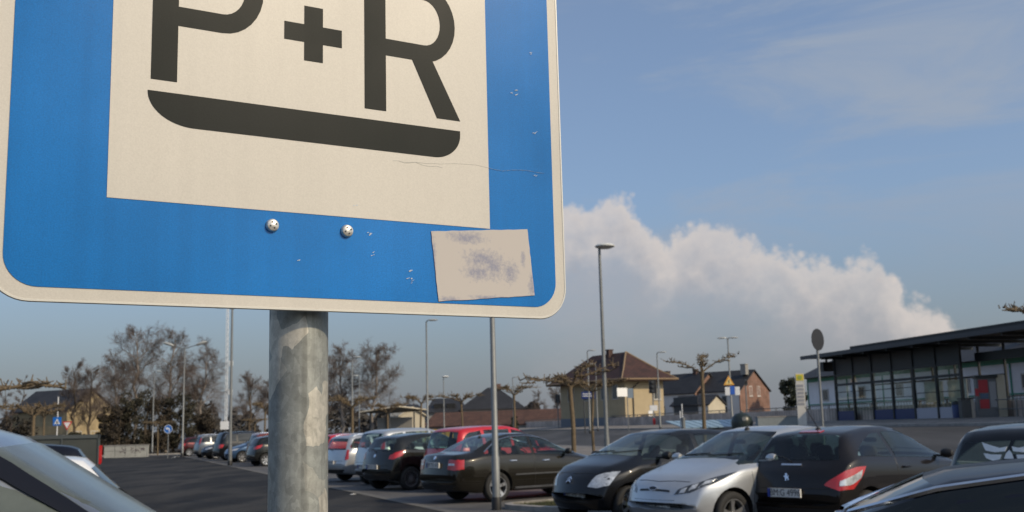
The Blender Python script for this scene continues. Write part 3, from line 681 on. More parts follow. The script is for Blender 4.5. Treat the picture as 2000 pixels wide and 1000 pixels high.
# main row, nose away to the right
car('sedan', 'dark olive grey saloon parked beside the grass island and the lamp post', 'car', 23.2, 55, p_olive, px=975, anchor=(3.46, -1), group=ROW, plate='BM TK 418', platez=.80, see=True, rim=5, antenna=(3.35, .06, .10), chrome=True, mods=dict(mould=True),
    tail=dict(lo=[(4.52, .58, .72), (4.50, .80, .70), (4.30, 1, .72)], hi=[(4.50, .58, .94), (4.47, .80, .95), (4.28, .99, .95)], inner=([(4.53, .60, .81), (4.50, .8, .81)], [(4.53, .60, .85), (4.50, .8, .85)])), emblem=emb('disc', -1, .95))
car('mpv', 'bright red compact people carrier between the olive saloon and the dark grey three-door hatchback', 'car', 27.8, 51, p_redc, px=812, anchor=(4.05, 1), group=ROW, plate='BM XR 72', see=True, rim=7,
    mods=dict(H=1.60), tail=dict(lo=[(4.02, .72, .62), (3.98, .88, .6), (3.80, 1, .64)], hi=[(3.95, .78, 1.08), (3.90, .88, 1.1), (3.80, .98, 1.08)]))
car('hatch', 'dark grey three-door hatchback with many-spoke wheels, left of the red people carrier', 'car', 28.6, 51, p_grey, px=805, anchor=(3.27, -1), group=ROW, plate='BM CV 350', see=True, rim=15,
    mods=dict(arch=[(1.02,.98),(1.5,1.21),(1.95,1.34),(2.3,1.385),(2.8,1.35),(3.15,1.24),(3.42,1.08)]),
    tail=dict(lo=[(3.90, .72, .84), (3.80, .9, .82), (3.55, .99, .90)], hi=[(3.86, .72, .93), (3.74, .9, 1.02), (3.42, .97, 1.05)]), emblem=emb('disc', -1, .9))
car('mpv', 'silver compact people carrier with tall tail lights beside its rear window', 'car', 31.0, 51, p_silver, px=740, anchor=(4.05, -1), group=ROW, plate='BM HL 206', platez=.55, see=True, rim=7, roofrails=False,
    tail=dict(lo=[(3.93, .80, 1.02), (3.92, .9, 1.02), (3.86, .97, 1.05)], hi=[(3.78, .80, 1.46), (3.76, .85, 1.46), (3.72, .89, 1.44)]))
car('estate', 'silver estate car half hidden by the post of the big sign', 'car', 33.6, 51, p_silver, px=671, anchor=(4.45, -1), group=ROW, plate='BM KA 919', see=True, rim=7, roofrails=True,
    tail=dict(lo=[(4.42, .84, .72), (4.38, .93, .70), (4.25, 1, .72)], hi=[(4.32, .86, 1.05), (4.28, .9, 1.06), (4.22, .95, 1.04)]))
car('hatch', 'dark grey hatchback just left of the big sign post', 'car', 53, 60, p_grey, px=520, anchor=(3.27, -1), group=ROW, rim=7,
    tail=dict(lo=[(3.90, .66, .84), (3.80, .9, .82), (3.55, .99, .90)], hi=[(3.86, .66, .93), (3.74, .9, 1.02), (3.42, .97, 1.05)]))
car('mpv', 'rusty red people carrier behind the grey hatchback left of the big sign post', 'car', 56.5, 60, p_rust, px=492, anchor=(4.05, -1), group=ROW, rim=7, roofrails=True)
car('hatch', 'blue hatchback parked nose-out beside the double lamp post', 'car', 61, 240, p_blue, px=450, anchor=(0.1, 1), group=ROW, rim=7)
car('suv', 'black off-road car with a long dark side window, the tallest of the far cars', 'car', 66, 60, p_black, px=424, anchor=(4.6, -1), group=ROW, rim=5, chrome=True, mods=dict(H=1.80))
car('hatch', 'black hatchback parked nose-out left of the black off-road car', 'car', 71, 240, p_black, px=402, anchor=(0.1, 1), group=ROW, rim=7)
car('mpv', 'grey people carrier with tall red tail lights at the far end of the row', 'car', 76, 60, paint('mid_grey', (.2, .21, .22), .6, .3), px=384, anchor=(4.05, -1), group=ROW, rim=7, roofrails=True,
    tail=dict(lo=[(3.93, .80, .98), (3.92, .9, .98), (3.86, .97, 1.0)], hi=[(3.78, .80, 1.46), (3.76, .85, 1.46), (3.72, .89, 1.44)]))
car('hatch', 'maroon hatchback, the farthest car of the row', 'car', 84, 60, p_mar, px=352, anchor=(3.95, -1), group=ROW, rim=7)
car('hatch', 'red car whose roof shows above the silver estate', 'car', 58, 51, p_redc, px=672, anchor=(2.4, 0), rim=7)
# front group on the right
RG = 'cars parked close together in the front right corner of the lot'
car('citycar', 'black three-door city car facing left with clear tall headlights', 'car', 17.3, 236, p_black, px=1238, anchor=(.68, 1), group=RG, plate='BM VN 201', see=True, rim=7, seams=True, emblem=emb('chevrons', 1, .70),
    front=dict(lo=[(.10, .50, .60), (.16, .70, .58), (.30, .88, .62)], hi=[(.20, .62, .80), (.34, .80, .84), (.52, .93, .86)]), grille=dict(z=(.34, .40), y=.6))
car('hatch', 'silver hatchback with long swept headlights facing left between two black cars', 'car', 14.9, 236, p_silver, px=1440, anchor=(.78, 1), group=RG, plate='BM EY 770', see=True, rim=5, seams=True, emblem=emb('oval', 1, .665), antenna=(1.98, -.05, .09),
    front=dict(lo=[(.10, .46, .60), (.22, .72, .62), (.50, .96, .76)], hi=[(.14, .50, .67), (.32, .76, .76), (.88, .955, .875)], inner=(([(.12, .54, .62), (.16, .62, .625)], [(.16, .56, .675), (.2, .64, .70)]), ([(.20, .67, .645), (.28, .75, .67)], [(.26, .69, .715), (.33, .76, .745)]), ([(.34, .80, .70), (.44, .88, .745)], [(.40, .81, .765), (.56, .89, .80)]))), grille=dict(z=(.30, .52), y=.62, slot=(.635, .665)))
car('hatch', 'black-brown three-door hatchback seen from behind, number plate BM G 4996', 'car', 14.0, 50, p_brown, px=1650, anchor=(3.95, -1), group=RG, plate='BM:G 4996', platez=.60, see=True, rim=7, brake=True, emblem=emb('lion', -1, .80), antenna=(3.1, -.28, .32),
    mods=dict(arch=[(1.02,.98),(1.5,1.20),(1.95,1.33),(2.3,1.375),(2.8,1.34),(3.15,1.22),(3.32,1.13),(3.38,1.07)], wt=.56, H=1.46, top=[(0,.44),(.03,.58),(.10,.70),(.30,.83),(.95,.99),(1.1,1.05),(1.95,1.42),(2.3,1.46),(2.7,1.455),(3.2,1.40),(3.42,1.35),(3.72,1.0),(3.86,.88),(3.93,.72),(3.95,.5)], breaks=[(2.50,2.60)], rwb=.76),
    tail=dict(lo=[(3.93, .66, .72), (3.84, .88, .64), (3.62, 1, .65), (3.44, 1, .80)], hi=[(3.90, .68, .75), (3.78, .88, .87), (3.52, .99, .93), (3.32, .98, .93)], inner=([(3.82, .88, .70), (3.66, 1, .70), (3.46, 1, .79)], [(3.80, .88, .76), (3.62, 1, .82), (3.42, 1, .89)])))
C = car('hatch', 'black hatchback with a white jagged sticker in its rear window', 'car', 9.4, 46, p_black, px=1815, anchor=(3.95, 1), group=RG, see=True, rim=7, antenna=(3.25, .22, .20),
    mods=dict(rwin=(1.0, 1.34), rwb=.8, top=[(0,.44),(.03,.58),(.10,.70),(.30,.83),(.95,.99),(1.1,1.05),(1.95,1.43),(2.3,1.50),(2.8,1.50),(3.35,1.47),(3.70,1.42),(3.74,1.36),(3.86,1.0),(3.92,.82),(3.95,.5)]))
root, body, cast, near, X2, hw, T, patch, snap3 = C
dk = MB()   # abstract jagged sticker on the glass
for poly in ([(.05,1.20),(.03,1.27),(.12,1.25),(.24,1.29),(.36,1.335),(.33,1.26),(.30,1.21),(.18,1.185)], [(-.05,1.20),(-.18,1.185),(-.30,1.21),(-.33,1.26),(-.36,1.335),(-.24,1.29),(-.12,1.25),(-.03,1.27)],
             [(-.06,1.09),(.06,1.09),(.035,1.17),(0,1.22),(-.035,1.17)], [(.09,1.15),(.11,1.08),(.20,1.06),(.29,1.10),(.33,1.17),(.2,1.15)], [(-.09,1.15),(-.2,1.15),(-.33,1.17),(-.29,1.10),(-.20,1.06),(-.11,1.08)]):
    vs = []; poly = [(y*.66+.13, 1.205+(z-1.08)*.54) for y, z in poly]
    for y, z in poly:
        q = cast((-5, y+.02, z-.02), (1, 0, 0)); n_ = q[1] if q[1].x < 0 else -q[1]; vs.append(q[0]+n_*.009)
    for y, z in poly:
        q = cast((-5, y+.02, z-.02), (1, 0, 0)); n_ = q[1] if q[1].x < 0 else -q[1]; vs.append(q[0]+n_*.005)
    k = len(poly); dk.add(vs, [tuple(range(k)), tuple(range(2*k-1, k-1, -1))]+[(i, (i+1) % k, k+(i+1) % k, k+i) for i in range(k)])
dk.build('window_sticker', m_white, root)
car('sedan', 'black saloon with a bright chrome window line in the bottom right corner', 'car', (1.66, 3.45), 291, p_navy, anchor=(2.49, 1), rim=5, chrome=True, name='parked_car',
    mods=dict(H=1.385, top=[(0,.44),(.03,.58),(.10,.68),(.35,.78),(1.2,.93),(1.35,.98),(2.15,1.34),(2.5,1.375),(3.0,1.38),(3.3,1.34),(3.98,1.07),(4.2,1.04),(4.45,1.02),(4.52,.92),(4.55,.7),(4.57,.5)],
      arch=[(1.28,.93),(1.75,1.15),(2.15,1.28),(2.55,1.335),(3.0,1.33),(3.35,1.26),(3.75,1.03)], ws=(1.0, 1.32)))
# left side
car('mpv', 'silver people carrier in the bottom left corner, its windscreen sloping to the right', 'car', (-1.765, 3.62), 74, paint('slate_silver', (.20, .22, .25), .6, .3), anchor=(1.78, -.74), rim=7, glass=m_glassd, mods=dict(blackpillar=True, wsb=.95, wst=-.035, ws=(1.06,1.535), H=1.66, arch=[(.95,1.02),(1.4,1.30),(1.8,1.50),(2.2,1.56),(3.0,1.55),(3.5,1.47),(3.68,1.3),(3.72,1.15)], top=[(0,.46),(.03,.62),(.12,.78),(.35,.92),(.85,1.0),(1.02,1.08),(1.78,1.575),(2.1,1.65),(2.9,1.66),(3.5,1.6),(3.75,1.53),(3.92,1.10),(4.0,.85),(4.05,.5)]))
car('hatch', 'white hatchback, only its tail showing behind the silver people carrier windscreen', 'car', 10.6, 250, p_white, px=260, anchor=(3.93, 1), rim=7, mods=dict(H=1.36, top=[(0,.44),(.03,.58),(.10,.70),(.30,.80),(.95,.93),(1.1,.99),(1.95,1.36),(2.3,1.42),(2.8,1.415),(3.25,1.38),(3.45,1.365),(3.52,1.30),(3.84,.98),(3.9,.82),(3.95,.5)], rwin=(1.0, 1.28), ws=(1.0,1.29),
      arch=[(1.02,.94),(1.5,1.12),(1.95,1.23),(2.3,1.27),(2.8,1.255),(3.15,1.20),(3.3,1.10)], belt=[(0,.62),(.9,.86),(3.5,.96),(3.95,.88)], base=[(1.0,.9),(3.4,1.0)]))
car('hatch', 'dark blue hatchback parked in front of the grey box trailer on the left', 'car', 22, 250, p_navy, px=190, anchor=(3.95, 1), rim=7)
# grey box trailer
g = at(188, 30); a_ = 250
hh = Vector((math.sin(R_(a_)), math.cos(R_(a_))))
t_ = thing('box_trailer', 'dark grey flat-topped box trailer with a red tail light on the far left', 'trailer', (g.x+hh.x*1.4-.3, g.y+hh.y*1.4+.8, 0), R_(90-a_))
m_tr = mat('trailer_grey', (.05, .056, .052), .5, .3, .15, 2)
MB().box(-1.4, 1.4, -.8, .8, .55, 1.60).build('box', m_tr, t_)
fb = MB()
for s in (1, -1):
    fb.box(-1.44, 1.44, *sorted((s*.80, s*.84)), 1.56, 1.66); fb.box(-1.44, 1.44, *sorted((s*.80, s*.84)), .52, .60)
    for x in (-1.44, -.5, .46, 1.40): fb.box(x, x+.04, *sorted((s*.803, s*.835)), .60, 1.56)
fb.box(-1.44, -1.40, -.84, .84, 1.56, 1.66); fb.box(-1.43, -1.40, -.80, .80, .9, .94)
fb.tube((1.4, 0, .5), (2.5, 0, .5), .04, .04)
fb.build('frame', mat('trailer_rail', (.09, .10, .10), .4, .5), t_)
for s in (1, -1):
    MB().box(-1.50, -1.43, *sorted((s*.66, s*.82)), .85, 1.35).build('tail_light', m_red, t_)
    w = MB(); w.lathe([(.18, s*.84), (.28, s*.86), (.3, s*.92), (.28, s*.98), (.15, s*.98)], (0, 0, .3), 'y', 20); w.lathe([(0, s*.96), (.15, s*.97), (.18, s*.93)], (0, 0, .3), 'y', 16, ); w.build('wheel', m_rubber, t_)
# ================================================================ GROUND, ROADS
random.seed(11)
def groundmat(name, col, noise, sc, rough=.9, bump=.3, c2=None, sc2=.25):
    m, t, b = nodes(name); N = t.nodes; L = t.links; tc = N.new('ShaderNodeTexCoord')
    n = N.new('ShaderNodeTexNoise'); n.inputs['Scale'].default_value = sc; n.inputs['Detail'].default_value = 8; n.inputs['Roughness'].default_value = .7; L.new(tc.outputs['Object'], n.inputs['Vector'])
    n2 = N.new('ShaderNodeTexNoise'); n2.inputs['Scale'].default_value = sc2; n2.inputs['Detail'].default_value = 6; n2.inputs['Distortion'].default_value = .6
    mp = N.new('ShaderNodeMapping'); mp.inputs['Rotation'].default_value = (0, 0, R_(-21)); mp.inputs['Scale'].default_value = (1.3, .35, 1); L.new(tc.outputs['Object'], mp.inputs['Vector']); L.new(mp.outputs[0], n2.inputs['Vector'])
    cr_ = N.new('ShaderNodeValToRGB'); e = cr_.color_ramp.elements; e[0].position = .40; e[0].color = (*col, 1); e[1].position = .62; e[1].color = (*(c2 or [c*1.6 for c in col]), 1)
    L.new(n2.outputs['Fac'], cr_.inputs[0])
    mr = N.new('ShaderNodeMapRange'); mr.inputs['From Min'].default_value = .25; mr.inputs['From Max'].default_value = .75; mr.inputs['To Min'].default_value = 1-noise; mr.inputs['To Max'].default_value = 1+noise; L.new(n.outputs['Fac'], mr.inputs['Value'])
    v = N.new('ShaderNodeVectorMath'); v.operation = 'SCALE'; L.new(cr_.outputs[0], v.inputs[0]); L.new(mr.outputs[0], v.inputs['Scale']); L.new(v.outputs[0], b.inputs['Base Color'])
    b.inputs['Roughness'].default_value = rough; b.inputs['Specular IOR Level'].default_value = .25
    bp = N.new('ShaderNodeBump'); bp.inputs['Strength'].default_value = bump; bp.inputs['Distance'].default_value = .02; L.new(n.outputs['Fac'], bp.inputs['Height']); L.new(bp.outputs[0], b.inputs['Normal'])
    MATS[name] = m; return m
g_base = groundmat('worn_tarmac', (.036, .034, .032), .3, 12)
g_aisle = groundmat('dark_asphalt', (.012, .012, .013), .5, 9, .9, .6, (.040, .038, .035), .6)
g_road = groundmat('road_asphalt', (.045, .046, .049), .25, 10, .85)
g_pave = brickmat('paving_blocks', (.105, .10, .098), (.08, .078, .076), (.04, .04, .04), 1, .2, .1, .006, .85, rot=(0, 0, R_(-21)))
g_side = brickmat('pavement_slabs', (.22, .195, .17), (.18, .165, .15), (.08, .08, .075), 1, .4, .4, .01, .85, rot=(0, 0, R_(12)))
g_kerbf = mat('flush_kerb', (.12, .115, .105), .9, 0, .25, 3, .2)
g_kerb = mat('kerb_concrete', (.27, .255, .235), .85, 0, .25, 3, .2)
g_grass = groundmat('rough_grass_soil', (.030, .032, .012), .5, 14, .95, .8, (.075, .055, .03), 1.2)
g_gravel = groundmat('ballast', (.10, .085, .07), .4, 6, .95)
ub = sorted(set([-400, -60, -20]+[b_[0] for b_ in GB if b_[0] > -300]+[40, 80, 160, 500]))
vb = [-120, -60, -30, 0, 30, 60, 90, 120, 160, 220, 320, 500, 900]
mbg = MB()
for v in vb:
    for u in ub: x, y = uv(u, v); mbg.v.append((x, y, gu(u)))
nu = len(ub)
for j in range(len(vb)-1):
    for i in range(nu-1): mbg.f.append((j*nu+i, j*nu+i+1, (j+1)*nu+i+1, (j+1)*nu+i)); mbg.m.append(0)
def ground_obj(mb, name, m):
    o = mb.build(name, m, None)
    me = o.data
    for p in me.polygons:
        pass
    if sum(p.normal.z for p in me.polygons) < 0: me.flip_normals()
    return struct(o)
ground_obj(mbg, 'ground', g_base)
def strip_uv(name, m, u0, u1, v0, v1, off, solid=0):
    us = sorted(set([u0, u1]+[b_[0] for b_ in GB if u0 < b_[0] < u1])); mb = MB()
    if solid:
        for a, b_ in zip(us, us[1:]):
            vs = []
            for (u, v) in ((a, v0), (b_, v0), (b_, v1), (a, v1)):
                x, y = uv(u, v); vs += [(x, y, gu(u)-.1), (x, y, gu(u)+solid)]
            mb.add(vs, [(1, 3, 5, 7), (0, 1, 3, 2), (2, 3, 5, 4), (4, 5, 7, 6), (6, 7, 1, 0)])
        return struct(mb.build(name, m))
    for a, b_ in zip(us, us[1:]):
        mb.add([(*uv(a, v0), gu(a)+off), (*uv(b_, v0), gu(b_)+off), (*uv(b_, v1), gu(b_)+off), (*uv(a, v1), gu(a)+off)], [(0, 1, 2, 3)])
    return ground_obj(mb, name, m)
# aisle frame: E line origin/direction
EO = Vector((-1.1, 20)); ED = Vector((-.359, .933)); EN = Vector((.933, .359))
def en(a, b): p = EO+ED*a+EN*b; return p.x, p.y      # a along the aisle, b to the right of its edge
def flat(name, m, a0, a1, b0, b1, z, solid=False):
    mb = MB(); c = [en(a0, b0), en(a0, b1), en(a1, b1), en(a1, b0)]
    if solid:
        vs = [(x, y, -.05) for x, y in c]+[(x, y, z) for x, y in c]
        mb.add(vs, [(4, 5, 6, 7), (0, 1, 5, 4), (1, 2, 6, 5), (2, 3, 7, 6), (3, 0, 4, 7)]); return struct(mb.build(name, m))
    mb.add([(x, y, z) for x, y in c], [(0, 1, 2, 3)]); return ground_obj(mb, name, m)
flat('aisle_road', g_aisle, -26, 73, -6.2, 0, .005)
flat('parking_bays', g_pave, -20, 73, .24, 5.6, .006)
flat('parking_bays', g_pave, -20, 66, -11.5, -6.44, .006)
flat('kerb', g_kerbf, -20, 73, 0, .22, .012)
flat('kerb', g_kerbf, -20, 66, -6.44, -6.2, .012)
flat('cross_road', g_road, 73, 79.8, -60, 22, .009)
flat('kerb', g_kerb, 79.8, 80.0, -60, 22, .10, True)
flat('pavement', g_side, 80.0, 82.5, -60, 22, .09, True)
# bay lines between the cars
# grass island with rounded kerb beside the saloon
A = R_(51); f1 = Vector((math.sin(A), math.cos(A))); f2 = Vector((-f1.y, f1.x))
O = Vector((-.55, 21.4))
def island(r, l, w, z0, z1, name, m, kind=None):
    pts = []
    for cx, cy, a0 in ((l-r, r-w, -90), (l-r, -r, 0), (r, -r, 90), (r, r-w, 180)):
        for i in range(9):
            t = R_(a0+90*i/8); pts.append((cx+r*math.cos(t), cy+r*math.sin(t)))
    return pts
isl = island(.7, 5.2, 2.1, 0, 0, '', None)
def w2(p, k=1.0):
    c = Vector((2.6, -1.05)); q = c+(Vector(p)-c)*k; return O+f1*q.x+f2*q.y
mb = MB(); n_ = len(isl)
out = [w2(p) for p in isl]; inn = []
for p in isl:
    c = Vector((min(max(p[0], .7), 4.5), min(max(p[1], -1.4), -.7))); d = Vector(p)-c; inn.append(w2(c+d*(1-.13/max(d.length, .14))))
zz = lambda p, h: G(p.x, p.y)+h
vs = [(p.x, p.y, -.05) for p in out]+[(p.x, p.y, zz(p, .10)) for p in out]+[(p.x, p.y, zz(p, .11)) for p in inn]+[(p.x, p.y, zz(p, .05)) for p in inn]
fs = [(k*n_+i, k*n_+(i+1) % n_, (k+1)*n_+(i+1) % n_, (k+1)*n_+i) for k in range(3) for i in range(n_)]
mb.add(vs, fs); struct(mb.build('kerb', g_kerb, smooth=False))
mb = MB(); mb.add([(p.x, p.y, zz(p, .06)) for p in inn], [tuple(range(n_))]); ground_obj(mb, 'planting_bed', g_grass)
gr = MB()
for k in range(5200):
    p = w2((random.uniform(.12, 5.05), random.uniform(-1.98, -.12))); a = random.uniform(0, 6.28); h = random.uniform(.02, .085); w = .005
    z = G(p.x, p.y)+.055; dx, dy = math.cos(a)*w, math.sin(a)*w; lx, ly = random.gauss(0, .025), random.gauss(0, .025)
    gr.add([(p.x-dx, p.y-dy, z), (p.x+dx, p.y+dy, z), (p.x+lx, p.y+ly, z+h)], [(0, 1, 2)])
o = gr.build('grass', mat('grass_blades', (.06, .065, .022), .8, 0, .4, 3), fix=False); o['kind'] = 'stuff'; tag(o, 'short rough grass on the kerbed island beside the saloon', 'grass')
# bus road, pavements
strip_uv('bus_road', g_road, 8, 18.4, -60, 160, .012)
strip_uv('kerb', g_kerb, 18.4, 18.65, -60, 160, .0, .09)
strip_uv('pavement', g_side, 18.65, 21.6, -40, 160, .0, .07)
strip_uv('kerb', g_kerb, 7.75, 8, -60, 160, .0, .13)
strip_uv('pavement', g_side, -1.2, 7.75, -60, 160, .0, .11)
strip_uv('track_bed', g_gravel, -30, -1.4, -60, 400, .02)
strip_uv('verge', g_grass, 21.6, 23.2, 5, 120, .015)
# lane markings on the bus road
m_mark = mat('road_marking', (.55, .55, .52), .7, 0, .15, 5)
for k, (px, d, rz_, lb) in enumerate(((343, 80, .4, 'white scrap of paper near the blue arrow sign'), (690, 27, 1.2, 'small pale leaf litter scrap beside the sign post'), (536, 40, .2, 'pale paper scrap under the grey hatchback row'))):
    g = at(px, d); b = MB(); q = .3 if k == 0 else .07; vs = [(x*q, y*q, .02+.05*q*((i_*7) % 5)) for i_, (x, y) in enumerate(((-1, -.6), (.2, -.9), (1, -.2), (.7, .8), (-.3, .6), (-1, .3)))]
    b.add(vs+[(x, y, z-.008) for x, y, z in vs], [tuple(range(6)), tuple(range(11, 5, -1))]+[(i_, (i_+1) % 6, 6+(i_+1) % 6, 6+i_) for i_ in range(6)])
    o = b.build('paper_scrap', m_white, loc=(g.x, g.y, g.z+.012)); tag(o, lb, 'litter')
# ================================================================ SUN AND SKY
SUN_AZ, SUN_EL = 124, 33      # compass-like azimuth from +y clockwise
sd = Vector((math.sin(R_(SUN_AZ))*math.cos(R_(SUN_EL)), math.cos(R_(SUN_AZ))*math.cos(R_(SUN_EL)), math.sin(R_(SUN_EL))))
su = bpy.data.lights.new('sun', 'SUN'); so = bpy.data.objects.new('sun', su); COL.objects.link(so)
su.energy = 3.0; su.angle = R_(.5); su.color = (1, .82, .57); so.rotation_euler = sd.to_track_quat('Z', 'Y').to_euler(); so.location = (30, -30, 30)
w = bpy.data.worlds.new('World'); S.world = w; w.use_nodes = True; t = w.node_tree; N = t.nodes; L = t.links
bg = N['Background']; bg.inputs['Strength'].default_value = .115
sky = N.new('ShaderNodeTexSky'); sky.sky_type = 'NISHITA'; sky.sun_disc = False; sky.sun_elevation = R_(SUN_EL); sky.sun_rotation = R_(SUN_AZ)
sky.air_density = 1.0; sky.dust_density = 2.5; sky.ozone_density = 2.0
tc = N.new('ShaderNodeTexCoord'); sp_ = N.new('ShaderNodeSeparateXYZ'); L.new(tc.outputs['Generated'], sp_.inputs[0])
def mth(op, a, b=None, c=None, clamp=False):
    q = N.new('ShaderNodeMath'); q.operation = op; q.use_clamp = clamp
    for i, v in enumerate((a, b, c)):
        if v is None: continue
        if isinstance(v, (int, float)): q.inputs[i].default_value = v
        else: L.new(v, q.inputs[i])
    return q.outputs[0]
az = mth('ARCTAN2', sp_.outputs[0], sp_.outputs[1]); el = mth('ARCSINE', sp_.outputs[2])
def noise(scale, det, rough, mp_scale=(1, 1, 1), w_=0, dist=0):
    mp = N.new('ShaderNodeMapping'); mp.inputs['Scale'].default_value = mp_scale; mp.inputs['Location'].default_value = (w_, w_*.7, 0)
    cb_ = N.new('ShaderNodeCombineXYZ'); L.new(az, cb_.inputs[0]); L.new(el, cb_.inputs[1]); L.new(cb_.outputs[0], mp.inputs['Vector'])
    n = N.new('ShaderNodeTexNoise'); n.inputs['Scale'].default_value = scale; n.inputs['Detail'].default_value = det; n.inputs['Roughness'].default_value = rough; n.inputs['Distortion'].default_value = dist
    L.new(mp.outputs[0], n.inputs['Vector']); return n.outputs['Fac']
def ramp(src, a, b, lo=0, hi=1, smooth=True):
    q = N.new('ShaderNodeMapRange'); q.interpolation_type = 'SMOOTHSTEP' if smooth else 'LINEAR'
    for k, v in (('From Min', a), ('From Max', b), ('To Min', lo), ('To Max', hi)): q.inputs[k].default_value = v
    L.new(src, q.inputs['Value']); return q.outputs['Result']
# cumulus bank: top edge as a curve of azimuth
fc = N.new('ShaderNodeFloatCurve'); cv = fc.mapping.curves[0]
tops = [(-40, 12), (0, 12), (1.76, 12.29), (3.02, 12.38), (4.28, 12.68), (5.4, 12.96), (6.35, 12.59), (7.0, 11.8), (7.29, 10.97), (7.63, 10.58), (8.32, 10.78), (9.16, 11.28), (10.53, 11.44), (11.57, 10.94), (12.34, 10.47), (13.1, 9.83), (14.13, 9.63), (15.16, 9.37), (15.89, 8.84), (16.66, 8.84), (17.44, 9.05), (18.44, 9.02), (19.04, 8.66), (19.34, 7.76), (19.81, 7.52), (20.12, 6.85), (20.71, 6.63), (21.15, 6.09), (21.61, 5.86), (22.05, 5.52), (22.49, 5.09), (22.94, 4.88), (23.03, 4.13), (23.35, 2.99), (25.5, .2), (50, 0)]
azn = mth('DIVIDE', mth('ADD', az, R_(45)), R_(100), clamp=True); L.new(azn, fc.inputs['Value'])
pts = [((a+45)/100, e/20) for a, e in tops]
cv.points[0].location = pts[0]; cv.points[1].location = pts[-1]
for p in pts[1:-1]: cv.points.new(*p)
for p in cv.points: p.handle_type = 'VECTOR'
fc.mapping.update()
topa = mth('MULTIPLY', fc.outputs[0], R_(20))
puff = mth('MULTIPLY', mth('SUBTRACT', noise(42, 6, .58), .52), R_(1.7))
vc = N.new('ShaderNodeCombineXYZ'); L.new(az, vc.inputs[0]); L.new(el, vc.inputs[1]); vn = N.new('ShaderNodeTexVoronoi'); vn.feature = 'F1'; vn.inputs['Scale'].default_value = 44; vn.inputs['Detail'].default_value = 2.5; vn.inputs['Roughness'].default_value = .6; L.new(vc.outputs[0], vn.inputs['Vector'])
bill = mth('SUBTRACT', .50, vn.outputs['Distance'])
dlt = mth('SUBTRACT', mth('ADD', mth('ADD', topa, puff), mth('MULTIPLY', bill, R_(1.1))), el)
edge = ramp(dlt, R_(-.15), R_(.85))
fade = ramp(mth('ADD', mth('ADD', el, ramp(az, R_(13), R_(19), 0, R_(3.2))), mth('MULTIPLY', mth('SUBTRACT', noise(9, 4, .6, (1, 1.6, 1), 3), .5), R_(7))), R_(1.5), R_(7.0), .18, 1)
depthm = ramp(dlt, R_(.2), R_(6.5), 1, .62)
body_n = mth('MULTIPLY', ramp(noise(12, 6, .6, (1, 1, 1), 7), .3, .7, .75, 1.05), ramp(bill, -.25, .25, .86, 1.04))
cm = mth('MULTIPLY', mth('MULTIPLY', edge, fade), mth('MULTIPLY', depthm, body_n), clamp=True)
cm = mth('MULTIPLY', mth('MULTIPLY', cm, 1.05, clamp=True), ramp(az, R_(-2), R_(3)))
# thin high streaks
st = mth('MULTIPLY', ramp(noise(3.2, 7, .62, (1, 3.4, 1), 11, .5), .44, .70), ramp(el, R_(3), R_(14), 0, .62))
st = mth('MULTIPLY', st, ramp(az, R_(-30), R_(12), .35, 1))
m1 = N.new('ShaderNodeMixRGB'); L.new(mth('ADD', st, ramp(el, R_(2), R_(12), .1, .28)), m1.inputs[0]); tn = N.new('ShaderNodeVectorMath'); tn.operation = 'MULTIPLY'; tn.inputs[1].default_value = (1.0, 1.13, 1.27); L.new(sky.outputs[0], tn.inputs[0]); L.new(tn.outputs[0], m1.inputs[1]); m1.inputs[2].default_value = (2.9, 3.4, 4.2, 1)
# hazy band over the horizon
hz = N.new('ShaderNodeMixRGB'); L.new(ramp(el, R_(0), R_(13), .75, 0), hz.inputs[0]); L.new(m1.outputs[0], hz.inputs[1]); hz.inputs[2].default_value = (1.95, 2.1, 2.4, 1)
ccol = N.new('ShaderNodeMixRGB'); L.new(ramp(mth('ADD', dlt, mth('MULTIPLY', noise(30, 5, .6, (1, 1, 1), 5), R_(2.5))), R_(1.5), R_(6)), ccol.inputs[0]); ccol.inputs[1].default_value = (5.9, 5.35, 5.0, 1); ccol.inputs[2].default_value = (3.6, 3.5, 3.7, 1)
m2 = N.new('ShaderNodeMixRGB'); L.new(cm, m2.inputs[0]); L.new(hz.outputs[0], m2.inputs[1]); L.new(ccol.outputs[0], m2.inputs[2])
L.new(m2.outputs[0], bg.inputs['Color'])
S.view_settings.view_transform = 'Standard'; S.view_settings.look = 'None'; S.view_settings.gamma = 1; S.view_settings.exposure = 0
